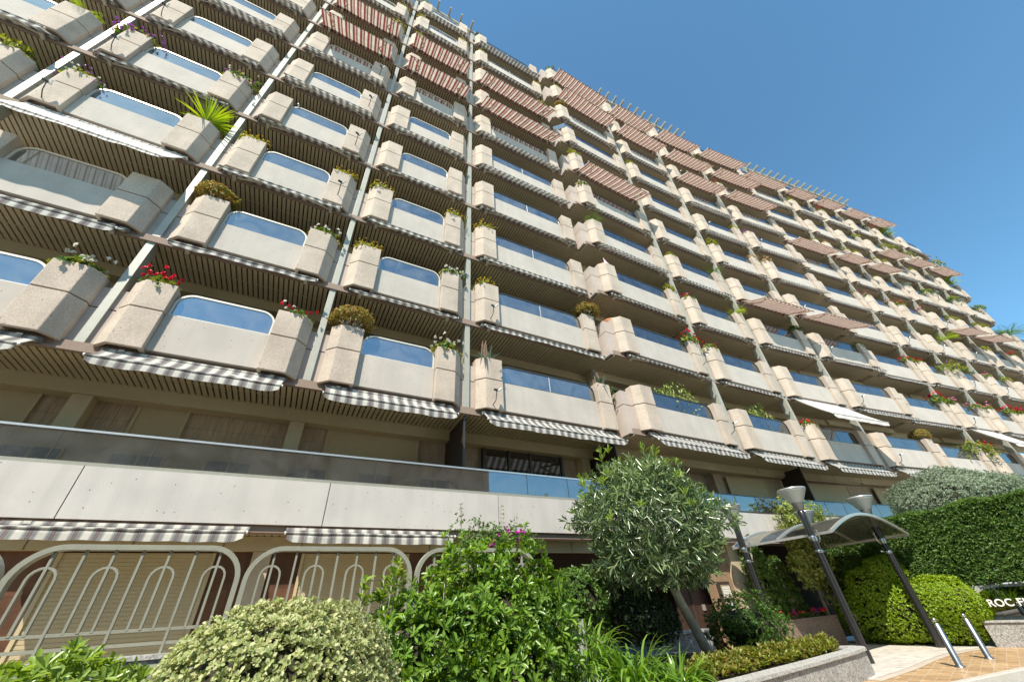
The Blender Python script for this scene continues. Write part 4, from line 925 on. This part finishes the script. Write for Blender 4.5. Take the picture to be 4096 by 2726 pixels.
for y in (cy0, (cy0 + cy1) / 2, cy1):
    b = MB(); n = len(A_); vs = [(x, y + dy, z + dz) for dy, dz in ((-.03, -.02), (.03, -.02), (.03, .045), (-.03, .045)) for x, z in A_]
    b.add(vs, [(k * n + i, k * n + i + 1, ((k + 1) % 4) * n + i + 1, ((k + 1) % 4) * n + i) for k in range(4) for i in range(n - 1)] + [(0, n, 2 * n, 3 * n), (n - 1, 2 * n - 1, 3 * n - 1, 4 * n - 1)], ALU); b.obj('canopy_rib', can)
b = MB()
for x in (cx0, cx1):
    b = MB(); b.box(x - .02, x + .02, cy0, cy1, cz - .035, cz + .02, ALU); b.obj('canopy_edge', can)

# bollards
for (x, y), lb in zip(((11.84, 4.52), (13.31, 4.53)), ('steel bollard with ball top nearer the curb and granite planter', 'steel bollard with ball top standing before the bright topiary, nearer the sign')):
    b = MB(); b.lathe([(.085, 0), (.085, .012), (.06, .02), (.054, .03), (.054, .66), (.048, .665), (0, .665)], CHROME, 20); o = b.obj('bollard', None, True, loc=(x, y, PV)); tag(o, lb, 'bollard', 'steel bollards on the brick paving')
    q = MB(); q.lathe([(.012, .66), (.012, .69)] + [(.038 * math.sin(a), .722 - .038 * math.cos(a)) for a in [.3 + i * .284 for i in range(10)]], CHROME, 16); q.obj('bollard_ball', o, True)

# sign wall on the right: granite base, black glossy panel in an arched granite frame
sw = link('sign_wall', None, loc=(15.55, 5.02, 0)); sw.rotation_euler.z = math.atan2(-1, .10); tag(sw, 'granite entrance wall with black glossy name sign below the tall hedge', 'sign')
b = MB(); b.box(0, 3.6, 0, .18, PV, -.83, GRANITE); b.obj('wall', sw); b = MB(); b.box(-.02, 3.62, -.03, .21, -.83, -.795, GRANCAP); b.obj('coping', sw)
b = MB(); b.box(.0, 3.6, .18, .55, -ZG, -.82, SOIL); b.box(-.6, 3.6, .50, .75, -ZG, -.09, GRANCAP); b.obj('back_wall', sw)
o = [(.12, -.72), (.10, -.55)] + [(.45 - .35 * math.cos(a), -.42 + .27 * math.sin(a)) for a in [i / 8 * math.pi / 2 for i in range(9)]] + [(3.3, -.15), (3.3, -.72)]
b = MB(); n = len(o); vs = [(x, .44, z) for x, z in o] + [(x, .47, z) for x, z in o]; b.add(vs, [tuple(range(n))] + [(i, (i + 1) % n, n + (i + 1) % n, n + i) for i in range(n)], SIGNB)
bb = MB(); bb.add([(x, .475, z) for x, z in o], [tuple(range(n))], BLACKM); sp = b.obj('sign_panel', sw); bb.obj('sign_backing', sw)
fnt = bpy.data.curves.new('lettering', 'FONT'); fnt.body = 'ROC FL'; fnt.size = .21; fnt.extrude = .006; fnt.offset = .004; fnt.space_character = 1.05
fo = bpy.data.objects.new('lettering', fnt); C.objects.link(fo); fo.parent = sp; fo.location = (.22, .425, -.53); fo.rotation_euler = (rad(90), 0, 0); fnt.materials.append(WHITE)
# retaining wall behind
b = MB(); b.box(16.75, 18.2, 1.0, 8.3, -ZG, -.1, GRANITE); tag(b.obj('retaining_wall'), 'granite retaining wall under the tall dark hedge', 'wall')
# brown granite flower box below the canopy
b = MB(); b.box(11.85, 15.0, 7.98, 8.35, PV, -.60, GRANBR); b.box(11.83, 15.02, 7.96, 8.37, -.60, -.57, GRANBR); fb = b.obj('flower_box'); tag(fb, 'long brown granite flower box under the canopy', 'planter')

# ------------------------------------------------------------------ garden plants
R_ = np.random.default_rng
def crown(name, rng, tips, k, L, W, mat, extra=None, th=(25, 85), fine=False, droop=.12, more=()):
    lv = Leaves(); lv.rosettes(rng, *tips, k, L, W, mat, th, fine, droop)
    for t, kk, l2, w2, m2 in more: lv.rosettes(rng, *t, kk, l2, w2, m2, th, fine, droop)
    return lv.mesh(name, extra)
def shrub(name, lb, cat, c, R, n, k, L, W, mat, seed, amp=.08, shell=(.82, 1.0), zmin=-.8, power=2, fine=False, group=None, fr=3, corem=None, cf=.66, th=(25, 85)):
    rng = R_(seed); e = MB(); core(e, (0, 0, 0), R, corem, f=cf); T = ell_tips(rng, n, (0, 0, 0), R, amp, shell, zmin, power, fr)
    o = link(name, crown('foliage', rng, T, k, L, W, mat, e, th=th, fine=fine), None, c); return tag(o, lb, cat, group)
# pale variegated ball close to the lens
shrub('variegated_shrub', 'large pale variegated ball shrub in the left foreground', 'shrub', (.16, 3.42, -.46), (.73, .64, .615), 7000, 7, .031, .018, L_VAR, 11, .05, (.84, 1.03), -.75, fine=True, th=(20, 80), cf=.8, corem=TWIGSHADE)
# bright green pittosporum at the lower left
shrub('green_shrub', 'bright green broad leaved shrub at the lower left corner', 'shrub', (-1.12, 4.1, -.62), (.64, .5, .52), 620, 9, .082, .027, L_PIT2, 12, .14, (.7, 1.05), -.5, fine=True)
# big dark green pittosporum hedge in the middle
rng = R_(13); lv = Leaves(); e = MB()
for c_, R2, n in (((2.42, 5.0, -.2), (.90, .62, .80), 1350), ((1.45, 4.95, -.45), (.75, .6, .60), 700), ((2.55, 4.75, -.75), (.78, .6, .7), 700)):
    lv.rosettes(rng, *ell_tips(rng, n, c_, R2, .17, (.58, 1.05), -.9, 2.6, 4), 10, .10, .031, L_PIT, (25, 80), True); core(e, c_, R2, TWIGSHADE, f=.62)
for x, y, z in ((1.05, 4.7, .42), (1.12, 4.8, .5), (.78, 4.75, .34), (1.62, 4.7, .42), (1.0, 4.9, .36)):
    e.tube([(x, y, z - .4), (x + .02, y, z)], .006, BARK, 5); T = np.array([[x + .02, y, z - i * .06] for i in range(4)]); lv.rosettes(rng, T, np.tile([[.1, 0, 1.]], (4, 1)), 8, .10, .034, L_PIT2, (25, 75), True)
tag(link('pittosporum_hedge', lv.mesh('foliage', e)), 'tall glossy green pittosporum hedge in the middle foreground', 'hedge')
# bougainvillea behind the fence
rng = R_(14); e = MB(); lv = Leaves(); core(e, (3.15, 6.75, .9), (.6, .35, .3), f=.5)
lv.rosettes(rng, *ell_tips(rng, 800, (3.2, 6.75, .85), (.78, .45, .50), .2, (.6, 1.05)), 5, .055, .03, L_GR); 
for x, h in ((2.62, 1.62), (2.95, 1.45), (3.4, 1.62), (3.62, 1.45), (2.75, 1.3), (3.2, 1.35), (3.85, 1.35)):
    q = rng.uniform(-.05, .05); e.tube([(x, 6.75, .9), (x + q, 6.72, h)], .005, BARK, 5); T = np.array([[x + q * f, 6.73, .95 + (h - .95) * f] for f in np.linspace(.2, 1, 9)]); lv.rosettes(rng, T, np.tile([[0, 0, 1.]], (9, 1)), 4, .05, .03, L_GR, (60, 120))
o = link('bougainvillea', lv.mesh('foliage', e)); tag(o, 'bougainvillea with magenta blossom rising behind the metal fence', 'shrub')
lv = Leaves(); P = np.concatenate([rng.normal((3.28, 6.45, 1.08), (.10, .08, .07), (10, 3)), rng.normal((3.6, 6.45, 1.12), (.07, .08, .06), (8, 3)), rng.normal((3.0, 6.45, .98), (.05, .08, .04), (3, 3))]); lv.rosettes(rng, P, unit(rng.normal(0, 1, P.shape) + np.array([0, -1, .3])), 8, .04, .035, MAGF, (20, 90)); link('blossom', lv.mesh('blossom'), o)
# strappy agapanthus clumps
rng = random.Random(15); lb = ('tall clump of strappy green leaves beside the granite pillar', 'wide arching clump of strappy leaves at the bottom of the photo', 'strappy leaf clump nearest the ground cover bed')
for (x, y, z, n, L, up), l in zip(((4.2, 5.8, -.70, 110, .72, 0), (4.5, 5.25, -.93, 220, .68, .1), (5.15, 5.1, -.95, 120, .48, .1)), lb):
    b = MB()
    for i in range(n):
        a = rng.uniform(0, 6.28); t = rng.uniform(.1, 1.15); r = rng.uniform(0, .26); blade(b, (r * math.cos(a), r * math.sin(a), 0), (math.cos(a) * math.sin(t), math.sin(a) * math.sin(t), math.cos(t)), L * rng.uniform(.75, 1.15), .05, L_STR, rng.uniform(1.2, 3.4), 7, .25, 1.4)
    tag(b.obj('agapanthus', None, loc=(x, y, z)), l, 'plant', 'strappy leaved clumps')
# standard oleander with a leaning pale trunk
rng = R_(16); oc = (6.72, 6.4, 1.42); OR = (1.62, 1.22, 1.30); tr = link('oleander_tree', None, loc=(7.66, 6.6, -.93)); tag(tr, 'round headed oleander tree with pale bare trunk', 'tree'); ob = Vector((7.66, 6.6, -.93))
b = MB(); rel = lambda p: Vector(p) - ob
b.tube([(0, 0, -.05), rel((7.42, 6.58, -.5)), rel((7.13, 6.54, 0)), rel((6.98, 6.5, .3)), rel((6.92, 6.46, .6))], [.11, .09, .085, .085, .07], BARK, 12)
for i in range(16):
    a = rng.uniform(0, 6.28); t = rng.uniform(.2, 1.25); q = rel(oc) + Vector((math.cos(a) * math.sin(t) * .85, math.sin(a) * math.sin(t) * .8, math.cos(t) * .8)); s_ = rel((6.95, 6.48, .4)); md = s_.lerp(q, .5) + Vector((0, 0, .1)); b.tube([s_, md, q], [.03, .02, .008], BARK, 6)
b.obj('trunk', tr, True)
lv = Leaves(); rc = np.array(rel(oc)); T, D = ell_tips(rng, 1900, rc, OR, .12, (.55, 1.04), -.95, 2, 4)
lv.rosettes(rng, T, D, 6, .21, .027, L_OLE, (10, 95), True, .15); T2, D2 = ell_tips(rng, 60, rc, np.array(OR) * 1.08, .1, (.95, 1.08), -.1); D2 = unit(D2 + np.array([0, 0, 1.2])); lv.rosettes(rng, T2, D2, 9, .17, .026, L_PIT2, (8, 50), True, .1)
link('crown', lv.mesh('crown'), tr)
# shrubs in the granite bed
shrub('round_shrub', 'dark clipped ball shrub in the shade of the round tree', 'shrub', (6.55, 7.1, -.22), (.78, .62, .55), 2200, 6, .045, .026, L_DK, 17, .05)
shrub('leafy_shrub', 'mid green leafy shrub right of the pale trunk', 'shrub', (9.15, 6.75, -.52), (.95, .6, .50), 1300, 6, .062, .034, L_GR, 18, .14, (.75, 1.05))
shrub('green_bush', 'dense green bush behind the strappy leaves, before the dark entrance', 'shrub', (5.2, 7.2, .1), (.6, .55, .55), 1100, 6, .07, .036, L_GR, 19, .12)
# ground cover along the granite coping
rng = R_(20); pts = []
for i in range(1700):
    f = rng.uniform(0, 1); g = rng.uniform(.0, 1); p0 = np.array([5.6, 4.86]); p1 = np.array([9.75, 5.36]); q = p0 + (p1 - p0) * f + np.array([-.1, 1.0]) * g * (.75 - .40 * f) + np.array([0, .04]); pts.append((*q, -.90 + rng.uniform(0, .24) * math.sin(math.pi * min(1, g * 1.1 + .1))))
pts = np.array(pts); lv = Leaves(); lv.rosettes(rng, pts, np.tile([[0, -.15, 1.]], (len(pts), 1)), 7, .075, .030, L_BED, (15, 85)); stuff(link('ground_cover', lv.mesh('ground_cover')))
# flowers along the low wall and flower box
for x0, x1, y, z, nn, mats_, l, nm in ((6.4, 8.6, 8.3, -.56, 34, (REDF, PNKF), 'red and pink flowers on the shaded wall behind the trunk', 'flower_bed'), (11.95, 14.8, 8.1, -.55, 34, (ORGF, REDF, MAGF), 'row of orange, red and magenta flowers in the brown flower box', 'flower_bed')):
    rng = R_(int(x0 * 10)); P = np.stack([rng.uniform(x0, x1, nn * 3), y + rng.uniform(-.1, .1, nn * 3), z + rng.uniform(0, .08, nn * 3)], 1); lv = Leaves(); lv.rosettes(rng, P, np.tile([[0, 0, 1.]], (len(P), 1)), 5, .07, .04, L_GR); o = link(nm, lv.mesh('foliage')); tag(o, l, 'flowers')
    for mt in mats_:
        P = np.stack([rng.uniform(x0, x1, nn // len(mats_)), y + rng.uniform(-.12, .05, nn // len(mats_)), z + rng.uniform(.06, .16, nn // len(mats_))], 1); lv = Leaves(); lv.rosettes(rng, P, unit(rng.normal(0, .4, P.shape) + np.array([0, -.7, .8])), 12, .045, .04, mt, (10, 90)); link('blossom', lv.mesh('blossom'), o)
# ficus against the wall and dark conifers behind the canopy
rng = R_(21); ft = link('ficus_tree', None, loc=(15.4, 8.45, -1.2)); tag(ft, 'yellow green ficus tree rising behind the canopy roof', 'tree')
b = MB(); b.tube([(0, 0, 0), (.1, 0, 1.2), (.3, -.05, 2.4), (.5, -.05, 3.2)], [.06, .05, .035, .015], BARK, 8); b.tube([(.1, 0, 1.2), (-.5, -.05, 2.2), (-.8, -.05, 2.9)], [.04, .025, .01], BARK, 8); b.tube([(.1, 0, 1.0), (.8, -.05, 1.8), (1.2, -.1, 2.3)], [.04, .025, .01], BARK, 8); b.obj('trunk', ft, True)
lv = Leaves()
for c_, R2, n in (((.6, -.3, 3.2), (1.35, .38, .80), 1200), ((-.4, -.3, 2.1), (1.0, .38, .9), 800), ((.9, -.3, 1.7), (1.1, .38, 1.2), 1000)): lv.rosettes(rng, *ell_tips(rng, n, c_, R2, .2, (.5, 1.05), -1), 5, .10, .05, L_FIC)
link('crown', lv.mesh('crown'), ft)
for (x, y, h, r_, n), l in zip(((13.2, 8.75, 2.9, .72, 620), (14.5, 8.9, 2.3, .6, 420)), ('dark conifer behind the flower box under the canopy, nearer the entrance', 'dark shaded conifer under the canopy between the back lamp posts')):
    rng = R_(int(x * 7)); ct = link('dark_conifer', None, loc=(x, y, -1.25)); tag(ct, l, 'tree', 'dark conifers behind the flower box'); b = MB(); b.tube([(0, 0, 0), (0, 0, h)], [.07, .02], BARK, 8); b.obj('trunk', ct)
    z = rng.uniform(.55, h, n); rr = r_ * np.sqrt(np.clip(1.05 - (z / h) ** 2, .05, 1)) * rng.uniform(.5, 1, n); a = rng.uniform(0, 6.28, n); P = np.stack([rr * np.cos(a), rr * .55 * np.sin(a), z], 1); lv = Leaves(); lv.rosettes(rng, P, unit(np.stack([np.cos(a), np.sin(a), a * 0 - .1], 1)), 7, .12, .03, L_CYP, (15, 70)); link('crown', lv.mesh('crown'), ct)
# yellow-green topiary: low long mass, shoulder and ball
rng = R_(22); lv = Leaves(); e = MB()
for c_, R2, n, pw in (((15.75, 6.55, -.62), (.58, 1.55, .66), 6500, 3.2), ((15.75, 7.0, -.1), (.55, .72, .60), 2600, 2.4), ((15.8, 6.55, .36), (.46, .50, .42), 1900, 2), ((15.72, 5.55, -.42), (.56, .72, .58), 3200, 2.3)):
    lv.rosettes(rng, *ell_tips(rng, n, c_, R2, .05, (.9, 1.03), -1, pw), 6, .05, .026, L_TOP); core(e, c_, R2, TWIGSHADE, f=.8)
tag(link('topiary', lv.mesh('foliage', e)), 'bright yellow green cloud clipped topiary beside the black lamp post', 'shrub')
# tall clipped cypress hedge
rng = R_(23); lv = Leaves(); n = 14000; y = rng.uniform(1.0, 8.2, n); z = rng.uniform(-.07, 1.78, n); face = rng.uniform(0, 1, n)
topz = 1.72 + .05 * np.sin(y * 2.1) + .04 * np.sin(y * 5)
P = np.stack([16.0 + .035 * np.sin(y * 3 + z * 2) + .02 * np.sin(z * 5 + y * 4) + rng.uniform(0, .14, n), y, z], 1); D = np.tile([[-1., 0, .35]], (n, 1))
tm = face > .72; P[tm, 0] = rng.uniform(16.0, 17.0, tm.sum()); P[tm, 2] = topz[tm] - rng.uniform(0, .1, tm.sum()); D[tm] = (-.2, 0, 1); P[~tm, 2] = np.minimum(P[~tm, 2], topz[~tm])
lv.rosettes(rng, P, unit(D + rng.normal(0, .25, D.shape)), 5, .115, .032, L_CYP, (10, 75)); e = MB(); e.box(16.15, 17.1, 1.0, 8.2, -.06, 1.6, TWIGSHADE); tag(link('cypress_hedge', lv.mesh('foliage', e)), 'tall clipped dark green cypress hedge above the name sign', 'hedge')  # the dark box inside paints the hedge's inner shade
# silvery shrub above the hedge
shrub('silver_shrub', 'large rounded silvery green shrub above the hedge at right', 'shrub', (20.2, 5.25, 1.93), (1.9, 1.9, 1.35), 9000, 6, .075, .026, L_GSH, 24, .06, (.82, 1.02), -.6, fr=4, cf=.76)

# ------------------------------------------------------------------ the street front opposite, seen only in the glass
ob_ = link('street_house', None, loc=(-2, -9, 0)); tag(ob_, 'plain cream street house with tall windows, mirrored in the terrace glass', 'building')
b = MB(); b.box(-16, 14.3, -.6, 0, -ZG, 8.9, BEIGE); b.box(-16, 14.3, 0, .25, 8.7, 8.95, BEIGE); b.box(-16, 14.3, 0, .12, 4.3, 4.5, BEIGE); b.obj('wall', ob_)
for fz in (.2, 3.0, 6.0):
    for x in range(-15, 13, 4):
        q = MB(); q.box(x, x + 2.3, .0, .06, fz, fz + 1.9, BEIGE); q.box(x + .12, x + 1.1, .06, .07, fz + .1, fz + 1.8, CURT); q.box(x + 1.2, x + 2.18, .06, .07, fz + .1, fz + 1.8, CURT); q.obj('window', ob_)

for o in list(bpy.data.objects):
    if o.parent is None and o.type in ('MESH', 'EMPTY', 'CAMERA', 'FONT'): o.location.z += ZG
